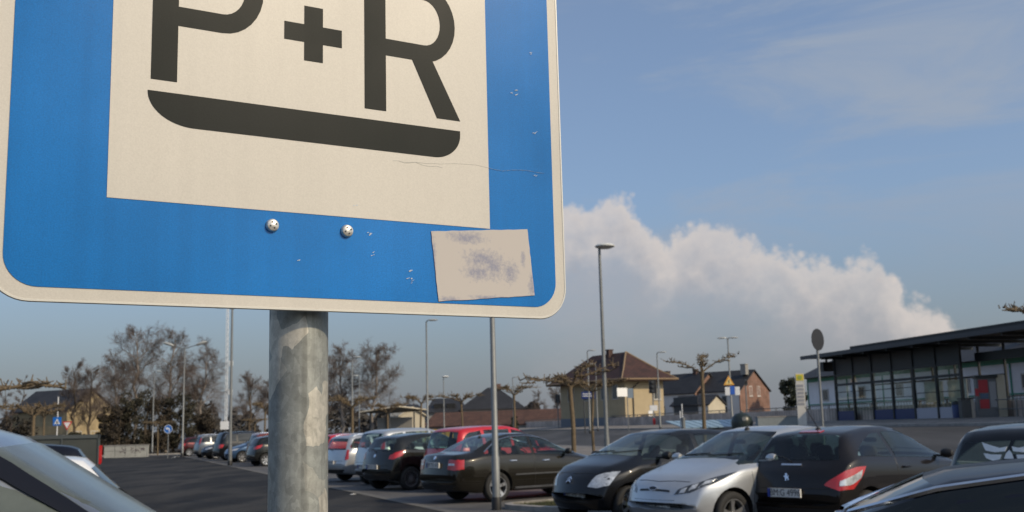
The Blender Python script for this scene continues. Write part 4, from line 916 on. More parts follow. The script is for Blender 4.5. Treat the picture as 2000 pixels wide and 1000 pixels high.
# ================================================================ LAMPS, SIGNS, POSTS
random.seed(5)
m_head = mat('lamp_housing', (.42, .43, .41), .45, .2); m_lens = mat('lamp_glass', (.5, .52, .5), .2)
def lamp(label, px, d, pytop, r=.05, kind='single', cat='street lamp', group='tall street lamps', arm=.35, ang=None, pxt=None, white=False, name='street_lamp', h=None, mcol=None):
    g = at(px, d); H = h or (zat(pxt or px, pytop, d)-g.z)
    t = thing(name, label, cat, g, 0, group)
    b = MB(); b.path([(0, 0, -.05), (0, 0, 1.0), (0, 0, 1.02), (0, 0, H)], [r*1.25, r*1.22, r, r*.62], 10)
    b.build('pole', mcol or m_galv, t, smooth=True)
    b = MB(); b.lathe([(r*1.5, -.02), (r*1.5, .22), (r*1.3, .25)], n=12); b.build('base_collar', m_black, t, smooth=True)
    def head(dx, dy, k=1.0):
        L_ = math.hypot(dx, dy); ux, uy = dx/L_, dy/L_; hb = MB(); a0 = .05
        b_ = MB(); b_.path([(0, 0, H-.05), (ux*arm*.5, uy*arm*.5, H+.04), (ux*arm, uy*arm, H+.06)], [r*.6, r*.5, r*.5], 8)
        b_.build('arm', m_galv, t, smooth=True)
        n = 12; prof = [(0, .0, .02), (.12, .10, .06), (.4, .14, .08), (.7, .13, .06), (.86, .05, .02)]
        vs = []
        for s_, wd, hh in prof:
            for j in range(n):
                a = 2*math.pi*j/n; q = arm-.05+s_*k*.75; o_ = wd*math.cos(a)*k; zz_ = H+.06+hh*math.sin(a)*(1.0 if math.sin(a) > 0 else .35)*k
                vs.append((ux*q-uy*o_, uy*q+ux*o_, zz_))
        fs = [(i*n+j, i*n+(j+1) % n, (i+1)*n+(j+1) % n, (i+1)*n+j) for i in range(4) for j in range(n)]+[tuple(range(n)), tuple(4*n+j for j in range(n))]
        hb.add(vs, fs); ho = hb.build('lamp_head', m_head, t, smooth=True)
        lb = MB(); q0, q1 = arm+.12*k, arm+.48*k
        z_ = H+.06-.036*k
        lb.add([(ux*q0-uy*.09*k, uy*q0+ux*.09*k, z_), (ux*q1-uy*.09*k, uy*q1+ux*.09*k, z_), (ux*q1+uy*.09*k, uy*q1-ux*.09*k, z_), (ux*q0+uy*.09*k, uy*q0-ux*.09*k, z_)], [(0, 1, 2, 3)]); lb.build('lens', m_lens, ho)
    if kind == 'single': head(*(ang or (1, -.15)))
    elif kind == 'double': head(1, -.1); head(-1, .1)
    elif kind == 'disc':
        b = MB(); b.lathe([(0, .13), (.12, .12), (.33, .06), (.40, 0), (.39, -.03), (.24, -.09), (0, -.11)], (.22, 0, H+.02), n=24); b.v = [(x*1.0, y, z) for x, y, z in b.v]
        b.build('lamp_head', mat('pale_lamp_housing', (.62, .63, .6), .4), t, smooth=True)
    elif kind == 'tilted':
        for s_ in (1, -1):
            b = MB(); b.tube((0, 0, H-.05), (s_*.9, 0, H+.22), r*.5, r*.4, 8); b.build('arm', m_galv, t)
            b = MB(); n = 10; b.path([(s_*.85, 0, H+.20), (s_*1.0, 0, H+.26), (s_*1.5, 0, H+.42), (s_*1.7, 0, H+.46)], [.04, .11, .12, .04], 10); b.build('lamp_head', m_head, t, smooth=True)
    return t, g, H
lamp('tall street lamp with a flat oval head standing alone against the sky', 1187, 42, 482, .085, 'disc', pxt=1168)
lamp('thick grey lamp post in the grass island, its top hidden behind the big sign', 970, 21, 560, .062, 'single', pxt=960, group='tall street lamps', h=6.2)
lamp('lamp post with a double head just under the lower edge of the big sign', 449, 56, 602, .085, 'double', pxt=446)
lamp('double-armed lamp with both arms raised, in front of the large bare birch trees', 356, 84, 680, .075, 'tilted')
lamp('slim lamp left of the double-armed lamp, in front of the dark trees', 297, 96, 727, .06, 'single', arm=.1)
lamp('lamp with a small flat head above the dark grey hatchback', 836, 62, 628, .065, 'single', pxt=833, arm=.1)
lamp('thin lamp above the yellow container', 868, 120, 736, .07, 'disc')
lamp('lamp in front of the bare birches just right of the sign post', 688, 75, 700, .07, 'single', arm=.1)
lamp('shorter thin lamp close to the bare birches right of the sign post', 702, 100, 735, .07, 'single', arm=.1, ang=(-1, 0))
lamp('slim lamp behind the low brick hall', 1004, 110, 738, .06, 'single', arm=.1)
lamp('lamp with a bluish head in front of the signal box, beside the blue name board', 1153, 88, 686, .07, 'single', pxt=1149, arm=.1)
lamp('lamp with a pale square head standing at the right corner of the yellow signal box', 1290, 78, 690, .06, 'single', pxt=1282, arm=.1)
t14, g14, h14 = lamp('lamp with a wide double head carrying an orange warning triangle', 1431, 72, 662, .07, 'double', pxt=1419, arm=.1)
lamp('small pole lamp beside the blue name board', 1168, 92, 712, .05, 'single', arm=.05, ang=(-1, 0))
b = MB(); s72 = 1/29.
b.prism([(-.36, 0), (.36, 0), (0, .62)], -.09, -.07, 'y'); o = b.build('warning_triangle', mat('orange_sign', (.75, .38, .06), .5), t14, loc=(-.10, 0, zat(1427, 752, 72)-g14.z))
b = MB(); b.prism([(-.22, .07), (.22, .07), (0, .46)], -.10, -.09, 'y'); b.prism([(-.03, .12), (.03, .12), (.03, .34), (-.03, .34)], -.11, -.10, 'y', 1); b.build('triangle_face', [mat('yellow_sign', (.80, .62, .25), .5), m_ink], o)
for xa_ in (-.38, .28): b = MB(); b.box(xa_, xa_+.32, -.09, -.07, 0, .55); b.build('notice_plate', m_white, t14, loc=(.0, 0, zat(1427, 772, 72)-g14.z))
b = MB(); b.box(-.04, .26, -.09, -.07, .05, .6); b.build('blue_notice', mat('blue_sign', (.03, .12, .5), .45), t14, loc=(.0, 0, zat(1427, 772, 72)-g14.z))
# flat road signs
m_bsign = mat('road_sign_blue', (.01, .14, .52), .4, 0, .05, 3); m_redsign = mat('road_sign_red', (.55, .03, .03), .45)
def rsign(label, px, d, pytop, rad, py, cat='traffic sign', shape='disc', rot=0, name='road_sign', back=None, post=.035, polecol=None, ty=1):
    g = at(px, d); t = thing(name, label, cat, g, R_(rot)); H = zat(px, pytop, d)-g.z; zc = zat(px, py, d)-g.z
    b = MB(); b.tube((0, 0, -.05), (0, 0, H), post, post, 10); b.build('post', polecol or m_galv, t, smooth=True)
    return t, g, zc
t, g, zc = rsign('round blue sign with a white left-turn arrow at the end of the aisle', 327.5, 80, 834, .3, 838, name='arrow_sign')
b = MB(); b.lathe([(0, -.05), (.31, -.05), (.31, -.035), (0, -.035)], (0, 0, zc), 'y', 28); f_ = b.build('sign_face', m_bsign, t)
b = MB(); b.lathe([(.285, -.06), (.31, -.062), (.31, -.045)], (0, 0, zc), 'y', 28, cap=False); b.prism([(.05, zc-.2), (.12, zc-.2), (.12, zc+.0), (.05, zc+.09), (-.05, zc+.09), (-.05, zc+.17), (-.2, zc+.04), (-.05, zc-.08), (-.05, zc+.0), (.03, zc+.0), (.05, zc-.03)], -.065, -.05, 'y'); b.build('arrow_mark', m_white, f_)
t, g, zc = rsign('square blue pedestrian crossing sign on a white post at the far left', 109, 78, 775, .3, 823, name='crossing_sign', polecol=m_white)
b = MB(); b.box(-.3, .3, -.06, -.04, zc-.3, zc+.3); f_ = b.build('sign_face', m_bsign, t)
b = MB(); b.prism([(-.21, zc-.2), (.21, zc-.2), (0, zc+.2)], -.07, -.055, 'y'); o = b.build('triangle_mark', m_white, f_)
b = MB(); b.prism([(-.08, zc-.17), (-.03, zc-.17), (.01, zc-.07), (.05, zc-.17), (.09, zc-.17), (.03, zc+.03), (.0, zc+.06), (-.04, zc-.02)], -.078, -.068, 'y'); b.build('walking_figure', m_ink, t)
t, g, zc = rsign('white and red give-way triangle beside the blue crossing sign', 129, 84, 832, .3, 831, name='give_way_sign')
b = MB(); b.prism([(-.38, zc+.3), (.38, zc+.3), (0, zc-.36)][::-1], -.06, -.045, 'y'); f_ = b.build('sign_face', m_redsign, t)
b = MB(); b.prism([(-.25, zc+.22), (.25, zc+.22), (0, zc-.22)][::-1], -.068, -.055, 'y'); b.build('white_triangle', m_white, f_)
t, g, zc = rsign('dark back of a round road sign on a grey post before the glass shelter', 1612, 33, 648, .3, 663, rot=42, name='round_sign', post=.04)
b = MB(); b.lathe([(0, -.03), (.335, -.03), (.335, -.045), (0, -.05)], (0, 0, zc), 'y', 32); b.build('sign_face', mat('sign_back', (.014, .016, .022), .6), t)
b = MB(); b.box(-.2, .2, -.03, .045, zc-.05, zc-.02); b.box(-.2, .2, -.03, .045, zc+.1, zc+.13); b.build('bracket', m_galvd, t)
# station signs by the signal box
t, g, zc = rsign('white sunlit board on a post in front of the signal box', 1228, 84, 755, .3, 766, name='notice_board', cat='sign', rot=38)
b = MB(); b.box(-1.1, -.02, -.05, -.03, zc-.33, zc+.33); o = b.build('board', mat('white_enamel', (.85, .85, .83), .3, 0), t)
b = MB(); b.box(.03, .6, -.05, -.03, zc-.45, zc+.30); b.build('side_board', mat('grey_board', (.13, .17, .22), .5), t)
g = at(1143, 90); t = thing('name_board', 'small blue station name board left of the tall lamp, before the signal box', 'sign', g)
zc = zat(1148, 772, 90)-g.z; b = MB(); b.tube((0, 0, 0), (0, 0, zc+.1), .05, n=8); b.build('post', m_galvd, t); b = MB(); b.box(-.2, .95, -.08, -.04, zc-.3, zc+.3); f_ = b.build('board', mat('navy_board', (.012, .03, .14), .4), t)
b = MB(); b.box(-.1, .85, -.09, -.08, zc-.1, zc-.03); b.box(-.1, .6, -.09, -.08, zc+.08, zc+.15); b.build('board_lines', m_white, f_)
# railway signals
def signal(label, px, d, py0, py1, ladder=False):
    g = at(px, d); t = thing('railway_signal', label, 'signal', g, 0, 'railway signals'); z0, z1 = zat(px, py1, d)-g.z, zat(px, py0, d)-g.z
    b = MB(); b.tube((0, .1, 0), (0, .1, z1), .06, n=8); b.build('mast', m_galv, t, smooth=True)
    w_ = (z1-z0)*.28; b = MB(); b.box(-w_, w_, -.12, .02, z0, z1); sc_ = b.build('signal_screen', m_black, t)
    b = MB(); k = 3
    for i in range(k):
        z = z0+(z1-z0)*(i+.5)/k; b.lathe([(.13, -.25), (.14, -.12)], (0, 0, z), 'y', 12); 
    b.build('lamp_hood', m_galvd, sc_)
    return t, z0, z1
t, z0, z1 = signal('dark railway signal with white box at the right edge of the signal box', 1278, 100, 742, 768)
b = MB(); b.box(-.35, .35, -.2, .02, z0-1.6, z0-1.1); b.build('relay_box', m_white, t); b = MB(); b.box(-.12, .12, -.15, .0, z0-3.0, z0-2.3); b.build('mast_plate', m_redsign, t)
signal('black signal lamp on a thin mast before the brick gable house', 1461, 95, 742, 752)
signal('small dark signal box on a mast left of the signal box', 1091, 120, 770, 787)
# parking mirror / barrier posts
g = at(1336, 62); t = thing('barrier_post', 'pair of short steel posts with a white cap near the light blue canopy roof', 'post', g)
b = MB(); b.tube((0, 0, 0), (0, 0, 1.0), .11, n=12); b.lathe([(.13, 1.0), (.13, 1.12), (0, 1.16)], n=12); b.build('post', m_galv, t, smooth=True)
b = MB(); b.tube((-.14, .1, 0), (-.14, .1, 1.5), .03, n=8); b.tube((-.02, .1, 0), (-.02, .1, 1.9), .03, n=8); b.build('rod', m_white, t)
# lattice mast far away
g = at(441, 190); t = thing('lattice_mast', 'thin white lattice radio mast behind the double lamp post', 'radio mast', g); H = 25
b = MB()
for x, y in ((-.2, -.2), (.2, -.2), (0, .2)): b.tube((x, y, 0), (x, y, H), .035, n=5)
for i in range(25):
    z = i; P3 = [(-.2, -.2), (.2, -.2), (0, .2)]
    for k in range(3):
        a_, c_ = P3[k], P3[(k+1) % 3]; b.tube((*a_, z), (*c_, z+1), .022, n=4, caps=False)
b.build('mast', m_white, t)
b = MB(); b.cbox(0, 0, 3.2, 1.6, 1.6, 1.4); b.build('cabinet', m_white, t)
for z in (9, 14): b = MB(); b.cbox(.7, 0, z, .6, .5, .9); b.build('antenna_panel', m_white, t)
# bus stop totem
g = at(1568, 60); H = zat(1567, 729, 60)-g.z; t = thing('bus_stop_totem', 'tall white bus stop pillar with a yellow top panel', 'bus stop sign', g, R_(-8))
b = MB(); b.box(-.23, .23, -.08, .08, 0, H); f_ = b.build('pillar', mat('totem_white', (.62, .60, .55), .5, 0, .15, 2), t)
b = MB(); b.box(-.2, .2, -.095, -.08, H-.4, H-.06); b.build('yellow_panel', mat('yellow_panel', (.72, .58, .05), .45), t)
b = MB(); b.lathe([(.12, -.105), (.12, -.095), (0, -.095)], (0, 0, H-.23), 'y', 20); b.build('round_mark', mat('green_mark', (.35, .42, .08), .5), t)
b = MB()
for i in range(6): b.box(-.17, .17, -.095, -.08, H-1.75+i*.2, H-1.62+i*.2)
b.build('timetable', mat('timetable_grey', (.34, .34, .36), .6), t)
b = MB(); b.box(-.24, .24, -.09, .09, .0, .12); b.build('foot', m_galvd, t)
# yellow container, concrete box, graffiti wall
g = at(855, 118); t = thing('yellow_container', 'small orange-yellow container beyond the parked cars', 'container', g)
b = MB(); b.box(-1.6, 1.6, 0, 1.6, .1, 1.3); b.build('body', mat('container_yellow', (.62, .33, .03), .5, 0, .1, 2), t); b = MB(); b.box(-1.65, 1.65, -.05, 1.65, 1.3, 1.38); [b.box(x, x+.05, -.04, -.0, .12, 1.3) for x in (-1.6, -.8, 0, .8, 1.55)]; b.build('lid', m_galvd, t)
g = at(244, 86); t = thing('concrete_box', 'long pale concrete wall box with dark graffiti at the end of the aisle', 'wall', g, R_(4))
b = MB(); b.box(-1.62, 1.62, 0, .8, .0, .92); f_ = b.build('box', mat('pale_concrete', (.34, .34, .31), .85, 0, .18, 1.5), t)
b = MB(); b.box(-1.66, 1.66, -.04, .84, .92, .98); b.build('cap_slab', g_kerb, t)
gb = MB()
def blobs(cx):
    for k in range(9):
        x, z = cx+random.uniform(-.22, .22), .32+random.uniform(0, .34); a = random.uniform(0, 3); l = random.uniform(.08, .2); d = Vector((math.cos(a), math.sin(a)))*l; nn = Vector((-d.y, d.x)).normalized()*.022
        P0 = Vector((x, z)); gb.prism([tuple(P0-nn), tuple(P0+d-nn), tuple(P0+d+nn), tuple(P0+nn)], -.008-.0003*k, -.001, 'y')
blobs(-.15); blobs(.65); blobs(1.2); gb.build('graffiti', mat('graffiti_paint', (.07, .04, .05), .6), t)
gb = MB()
for x in (-.8, 0, .8): gb.box(x-.012, x+.012, -.004, 0, .05, .9)
gb.box(-1.6, 1.6, -.004, -.001, .5, .52); gb.build('panel_joints', m_galvd, t)
# fence along the station side
m_fpost = mat('fence_steel', (.12, .125, .13), .5, .5); m_fpanel = brickmat('fence_boarding', (.55, .46, .40), (.46, .38, .33), (.15, .13, .11), 1, .35, 3, .03, .8)
def fence(label, u, v0, v1, h, board=True, colr=None, name='fence', step=2.5):
    n = max(1, int(abs(v1-v0)/step)); t = thing(name, label, 'fence', (*uv(u, v0), gu(u)), math.atan2(TD.y, TD.x), None)
    Ln = v1-v0
    b = MB()
    for i in range(n+1): b.box(i*step-.03, i*step+.03, -.03, .03, 0, h)
    b.box(0, n*step, -.02, .02, h-.05, h); b.box(0, n*step, -.02, .02, .12, .16)
    for i in range(int(n*step/.28)): b.box(i*.28, i*.28+.02, -.01, .01, .16, h-.05)
    b.build('railing', m_fpost, t)
    if board:
        b = MB(); b.box(0, n*step, .10, .15, 0, h*.80); b.build('boarding', colr or m_fpanel, t)
    return t
fence('dark railing with brownish boards behind, running past the signal box', 1.2, 28, 118, 1.15)
fence('dark railing with pale boarding near the bus stop pillar', 1.2, -12, 27.4, 1.1)
# ================================================================ BUILDINGS
m_plast = mat('yellow_plaster', (.42, .34, .215), .85, 0, .08, 1.2, .1); m_plastd = mat('olive_plaster', (.40, .33, .19), .85, 0, .1, 1.2)
m_tile = brickmat('red_brown_tiles', (.066, .027, .021), (.046, .020, .017), (.022, .011, .010), 1, .35, .3, .03, .8)
m_dtile = brickmat('dark_tiles', (.030, .030, .034), (.022, .023, .027), (.01, .01, .01), 1, .35, .3, .03, .65)
m_btile = brickmat('brown_tiles', (.14, .07, .045), (.10, .05, .035), (.04, .02, .015), 1, .35, .3, .03, .8)
m_brick = brickmat('red_brick', (.23, .105, .07), (.17, .08, .055), (.22, .18, .15), 1, .24, .075, .012, .85, rot=(R_(90), 0, 0))
m_oldp = mat('old_plaster', (.33, .26, .15), .9, 0, .35, .8)
m_dbrick = brickmat('dark_brick', (.10, .05, .035), (.07, .035, .03), (.06, .05, .045), 1, .24, .075, .012, .85, rot=(R_(90), 0, 0))
m_wwall = mat('grey_white_render', (.62, .60, .57), .85, 0, .1, .8); m_cream = mat('cream_render', (.48, .43, .33), .85, 0, .1, .8); m_grwall = mat('grey_render', (.27, .26, .24), .85, 0, .12, .8)
m_wood = mat('eave_wood', (.24, .17, .10), .8); m_wglass = mat('window_glass', (.03, .04, .05), .05, spec=.9); m_wframe = mat('window_frame', (.5, .48, .44), .6)
def house(label, px, d, dirdeg, L_, W_, eave, ridge, wall, roofm, kind='gable', over=.4, gable_wall=None, base=None, name='house', rdx=0, group=None, cat='house', z=None):
    # local frame: +x runs along dirdeg from the corner at pixel px, +y to the left of it
    g = at(px, d); 
    if z is not None: g.z = z
    a = R_(90-dirdeg); t = thing(name, label, cat, g, a, group)
    b = MB(); b.box(0, L_, 0, W_, -.3, eave)
    if kind == 'gable':
        for x in (0, L_-.2): b.prism([(0, eave), (W_, eave), (W_/2, ridge-.12)], x, x+.2, 'x', 1)
        b.v = b.v
    b.build('wall', [wall, gable_wall or wall], t)
    r = MB(); o = over; th = .14; sl = (ridge-eave)/(W_/2)
    if kind == 'gable':
        for s_ in (0, 1):
            ye = -o if s_ == 0 else W_+o; ze = eave-o*sl
            r.add([(-o, ye, ze), (L_+o, ye, ze), (L_+o, W_/2, ridge), (-o, W_/2, ridge), (-o, ye, ze+th), (L_+o, ye, ze+th), (L_+o, W_/2, ridge+th), (-o, W_/2, ridge+th)], [(0, 1, 2, 3), (4, 5, 6, 7), (0, 1, 5, 4), (0, 3, 7, 4), (1, 2, 6, 5), (2, 3, 7, 6)])
    else:
        z0 = eave-.0; i = rdx
        c4 = [(-o, -o), (L_+o, -o), (L_+o, W_+o), (-o, W_+o)]; rr = [(i, W_/2), (L_-i, W_/2)]
        vs = [(x, y, z0) for x, y in c4]+[(x, y, z0+th) for x, y in c4]+[(x, y, ridge) for x, y in rr]
        r.add(vs, [(3, 2, 1, 0), (0, 1, 5, 4), (1, 2, 6, 5), (2, 3, 7, 6), (3, 0, 4, 7), (4, 5, 9, 8), (5, 6, 9), (6, 7, 8, 9), (7, 4, 8)])
    ro = r.build('roof', roofm, t)
    return t, g, ro
def win(t, face, x, z, w_, h_, L_, W_, fm=None, gm=None, off=.03):
    # face 'a': y=0 side (x along), 'b': x=0 side (x along y), 'c': x=L side
    f_ = MB(); q = MB(); e = .07
    def bx(m, u0, u1, z0, z1, o0, o1):
        if face == 'a': m.box(u0, u1, -o1, -o0, z0, z1)
        elif face == 'b': m.box(-o1, -o0, u0, u1, z0, z1)
        else: m.box(L_+o0, L_+o1, u0, u1, z0, z1)
    for (u0, u1, z0, z1) in ((x, x+w_, z, z+e), (x, x+w_, z+h_-e, z+h_), (x, x+e, z+e, z+h_-e), (x+w_-e, x+w_, z+e, z+h_-e), (x+w_/2-e/3, x+w_/2+e/3, z+e, z+h_-e)): bx(f_, u0, u1, z0, z1, -.02, off+.02)
    bx(f_, x-.06, x+w_+.06, z-.07, z, 0, off+.08)
    fo = f_.build('window', fm or m_wframe, t); bx(q, x+e, x+w_-e, z+e, z+h_-e, -.02, .012); q.build('pane', gm or m_wglass, fo)
def chim(ro, x, y, z0, z1, s_=.5, m=None):
    b = MB(); b.box(x-s_/2, x+s_/2, y-s_/2, y+s_/2, z0, z1); b.box(x-s_/2-.06, x+s_/2+.06, y-s_/2-.06, y+s_/2+.06, z1, z1+.1); b.build('chimney', m or m_brick, ro)
# yellow signal box: long face runs away to the left, gable face lit by the sun
DS = 112
L_, W_ = 12.4, 5.0; g = at(1223, DS); ez = zat(1223, 741, DS)-g.z; rz = zat(1236, 686, DS+3)-g.z
dirw = 60                      # gable face direction (compass) to the right
t, g, ro = house('yellow two-storey signal box with a steep red-brown hipped roof', 1223, DS, dirw-90, L_, -W_, ez, rz, m_plast, m_tile, kind='none', name='signal_box', cat='signal box')
for c_ in list(t.children): bpy.data.objects.remove(c_)
b = MB(); b.box(0, L_, -W_, 0, -.3, ez); b.build('wall', m_plast, t)
r = MB(); o = 1.15; c4 = [(-o, -W_-o), (L_+o, -W_-o), (L_+o, o), (-o, o)]; mid = [(.55, -W_-.0+.35), (L_-.55, -W_+.35), (L_-.55, -.35), (.55, -.35)]
ze = ez-.15; rr = [(3.0, -W_/2), (L_-3.0, -W_/2)]
vs = [(x, y, ze) for x, y in c4]+[(x, y, ze+.16) for x, y in c4]+[(x, y, ez+1.15) for x, y in mid]+[(x, y, rz) for x, y in rr]
r.add(vs, [(3, 2, 1, 0), (0, 1, 5, 4), (1, 2, 6, 5), (2, 3, 7, 6), (3, 0, 4, 7), (4, 5, 9, 8), (5, 6, 10, 9), (6, 7, 11, 10), (7, 4, 8, 11), (8, 9, 13, 12), (9, 10, 13), (10, 11, 12, 13), (11, 8, 12)])
ro = r.build('roof', m_tile, t)
b = MB()
for p0, p1 in (((4), (5)), (5, 6), (6, 7), (7, 4)):
    b.tube(vs[p0], vs[p1], .09, n=6)
b.tube(vs[11], vs[12], .10, n=6); b.tube(vs[7], vs[11], .08, n=6); b.tube(vs[8], vs[12], .1, n=6); b.tube(vs[4], vs[8], .08, n=6)
b.build('gutter_and_hip_caps', m_wood, ro); chim(ro, 5.6, -W_/2+.3, rz-1.2, rz+.35, .55, m_dbrick)
b = MB(); b.tube((-.08, -1.0, 0), (-.08, -1.0, ez-.9), .06, n=8); b.path([(-.08, -1.0, ez-.9), (-.5, -1.5, ez-.3)], [.06, .06], 8); b.build('downpipe', m_galvd, t)
win(t, 'b', -4.6, ez-2.1, .9, 1.5, L_, W_); win(t, 'b', -2.9, .2, 1.0, 1.0, L_, W_, m_wood)
b = MB(); b.box(-.03, -.0, -3.6, -2.9, ez-3.6, ez-3.25); b.box(-.03, 0, -3.6, -2.9, ez-4.1, ez-3.75); b.build('wall_notice', m_white, t)
def winl(x, z, w_, h_):   # long (left) face of the signal box is y = 0
    f_ = MB(); f_.box(x, x+w_, -.02, .05, z, z+h_); fo = f_.build('window', m_wframe, t); f_ = MB(); f_.box(x+.08, x+w_-.08, .04, .065, z+.08, z+h_-.08); f_.build('pane', m_wglass, fo)
winl(3.0, ez-2.0, 1.3, 1.5); winl(6.4, ez-2.0, 1.2, 1.5); winl(9.6, ez-2.0, 1.2, 1.5); winl(1.2, ez-2.0, 1.0, 1.5)
b = MB(); b.box(.0, L_, .0, .06, -.3, 1.0); b.box(-.06, 0, -W_, 0.06, -.3, .5); b.build('plinth', mat('plinth_grey', (.17, .19, .22), .85), t)
# brick gable house and neighbours
DB = 150; g = at(1448, DB); ez = zat(1448, 760, DB)-g.z; rz = zat(1482, 722, DB+3)-g.z
def ghouse(label, px, d, dirlong, L_, W_, pye, pyr, wall, gw, roofm, name='house'):
    # x from the corner runs along the eaves (to the left/away), y negative along the gable to the right
    g = at(px, d); ez = zat(px, pye, d)-g.z; rz = zat(px, pyr, d)-g.z
    t = thing(name, label, 'house', g, R_(90-dirlong)); b = MB(); b.box(0, L_, -W_, 0, -.3, ez); 
    b.build('wall', wall, t)
    b = MB(); b.box(-.02, .1, -W_-.01, 0.01, -.3, ez+.01); b.prism([(-W_-.01, ez+.01), (.01, ez+.01), (-W_/2, rz-.1)], -.02, .1, 'x'); b.build('gable_wall', gw, t); b = MB(); b.prism([(-W_, ez), (0, ez), (-W_/2, rz-.1)], L_-.1, L_, 'x'); b.build('gable_wall', gw, t)
    r = MB(); o = .25; sl = (rz-ez)/(W_/2)
    for s_ in (0, 1):
        ye = o if s_ == 0 else -W_-o; z_ = ez-o*sl
        r.add([(-o, ye, z_), (L_+o, ye, z_), (L_+o, -W_/2, rz), (-o, -W_/2, rz), (-o, ye, z_+.15), (L_+o, ye, z_+.15), (L_+o, -W_/2, rz+.15), (-o, -W_/2, rz+.15)], [(0, 1, 2, 3), (4, 5, 6, 7), (0, 1, 5, 4), (0, 3, 7, 4), (1, 2, 6, 5), (2, 3, 7, 6)])
    ro = r.build('roof', roofm, t); return t, ro, ez, rz
t, ro, ez, rz = ghouse('house with a sunlit red brick gable and a dark roof, right of the warning triangle', 1448, DB, -48, 11.5, 8.2, 762, 722, m_wwall, m_brick, m_dtile, name='brick_house')
chim(ro, .6, -W_/2-.2, rz-.6, rz+.8, .8, m_grwall)
for y in (-5.6, -3.4): win(t, 'b', y, ez-1.0+.2, .8, 1.4, 0, 0, m_wwall)
for x in (2.0, 5.0, 7.8):
    for z in (1.0, ez-2.0):
        f_ = MB(); f_.box(x, x+.9, -.02, .06, z, z+1.4); fo = f_.build('window', m_wframe, t); f_ = MB(); f_.box(x+.1, x+.8, .05, .075, z+.1, z+1.3); f_.build('pane', m_wglass, fo)
t, ro, ez, rz = ghouse('pale grey house with a dark roof behind the pollarded tree', 1360, DB+4, -42, 9.0, 6.5, 766, 728, m_wwall, m_brick, m_dtile)
chim(ro, 2.2, -3.2, rz-.6, rz+.6, .6, m_dbrick); chim(ro, 7.5, -3.2, rz-.6, rz+.6, .6, m_dbrick)
for x in (2.0, 5.5):
    f_ = MB(); f_.box(x, x+.9, -.02, .06, 1.2, 2.8); fo = f_.build('window', m_wframe, t); f_ = MB(); f_.box(x+.1, x+.8, .05, .075, 1.3, 2.7); f_.build('pane', m_wglass, fo)
t, ro, ez, rz = ghouse('low cream outbuilding with a sloping dark roof beside the pale grey house', 1385, DB-8, -50, 5.5, 4.4, 790, 772, m_wwall, m_cream, m_dtile, name='outbuilding')
b = MB(); b.box(1.5, 5.2, .0, .08, -.2, 3.6); b.build('dark_door', m_galvd, t)
# brick hall (low, long) with pale coping, and dark-roofed houses behind
t, ro, ez, rz = ghouse('long low brown-tiled hall between the dark roofed houses and the signal box', 1092, 150, -62, 22, 7, 826, 799, m_grwall, m_brick, m_btile, name='hall')
def hiph(label, px0, px1, d, pye, pyr, wall, roofm, depth=9, rr=.3, name='house', nwin=4, rows=1, pb=None, rx=None, wm=None):
    g = at(px0, d); g1 = at(px1, d); Lh = g1.x-g.x; ez = zat((px0+px1)/2, pye, d)-g.z; rz = zat((px0+px1)/2, pyr, d+depth/2)-g.z
    t = thing(name, label, 'house', (g.x, g.y, g.z)); b = MB(); b.box(0, Lh, 0, depth, -.5, ez); b.build('wall', wall, t)
    r = MB(); o = .4; c4 = [(-o, -o), (Lh+o, -o), (Lh+o, depth+o), (-o, depth+o)]; i0, i1 = (rx or (Lh*rr, Lh*(1-rr)))
    vs = [(x, y, ez) for x, y in c4]+[(x, y, ez+.15) for x, y in c4]+[(i0, depth/2, rz), (i1, depth/2, rz)]
    r.add(vs, [(3, 2, 1, 0), (0, 1, 5, 4), (1, 2, 6, 5), (2, 3, 7, 6), (3, 0, 4, 7), (4, 5, 9, 8), (5, 6, 9), (6, 7, 8, 9), (7, 4, 8)])
    ro = r.build('roof', roofm, t)
    for k in range(nwin):
        x = Lh*(k+.5)/nwin-.5
        for q in range(rows):
            z = .9+q*2.8
            if z+1.4 < ez: win(t, 'a', x, z, 1.0, 1.3, Lh, depth, wm)
    return t, ro, Lh, ez, rz
t, ro, Lh, ez, rz = hiph('dark pyramid-roofed house behind the brown-tiled hall', 900, 1024, 185, 800, 757, m_grwall, m_dtile, 12, .42, nwin=5)
chim(ro, Lh*.6, 6, rz-1.5, rz+.5, .8)
t, ro, Lh, ez, rz = hiph('long dark-roofed house with dormers behind the yellow container', 835, 905, 190, 806, 778, m_grwall, m_dtile, 12, .1, nwin=4)
for k in range(2):
    b = MB(); x = Lh*(.3+.35*k); b.box(x-.8, x+.8, 1.2, 4, ez, ez+1.6); b.build('dormer', m_dtile, ro)
t, ro, Lh, ez, rz = hiph('dark hipped house left of the tall lamp in the distance', 770, 832, 200, 812, 790, m_grwall, m_dtile, 12, .35, nwin=3)
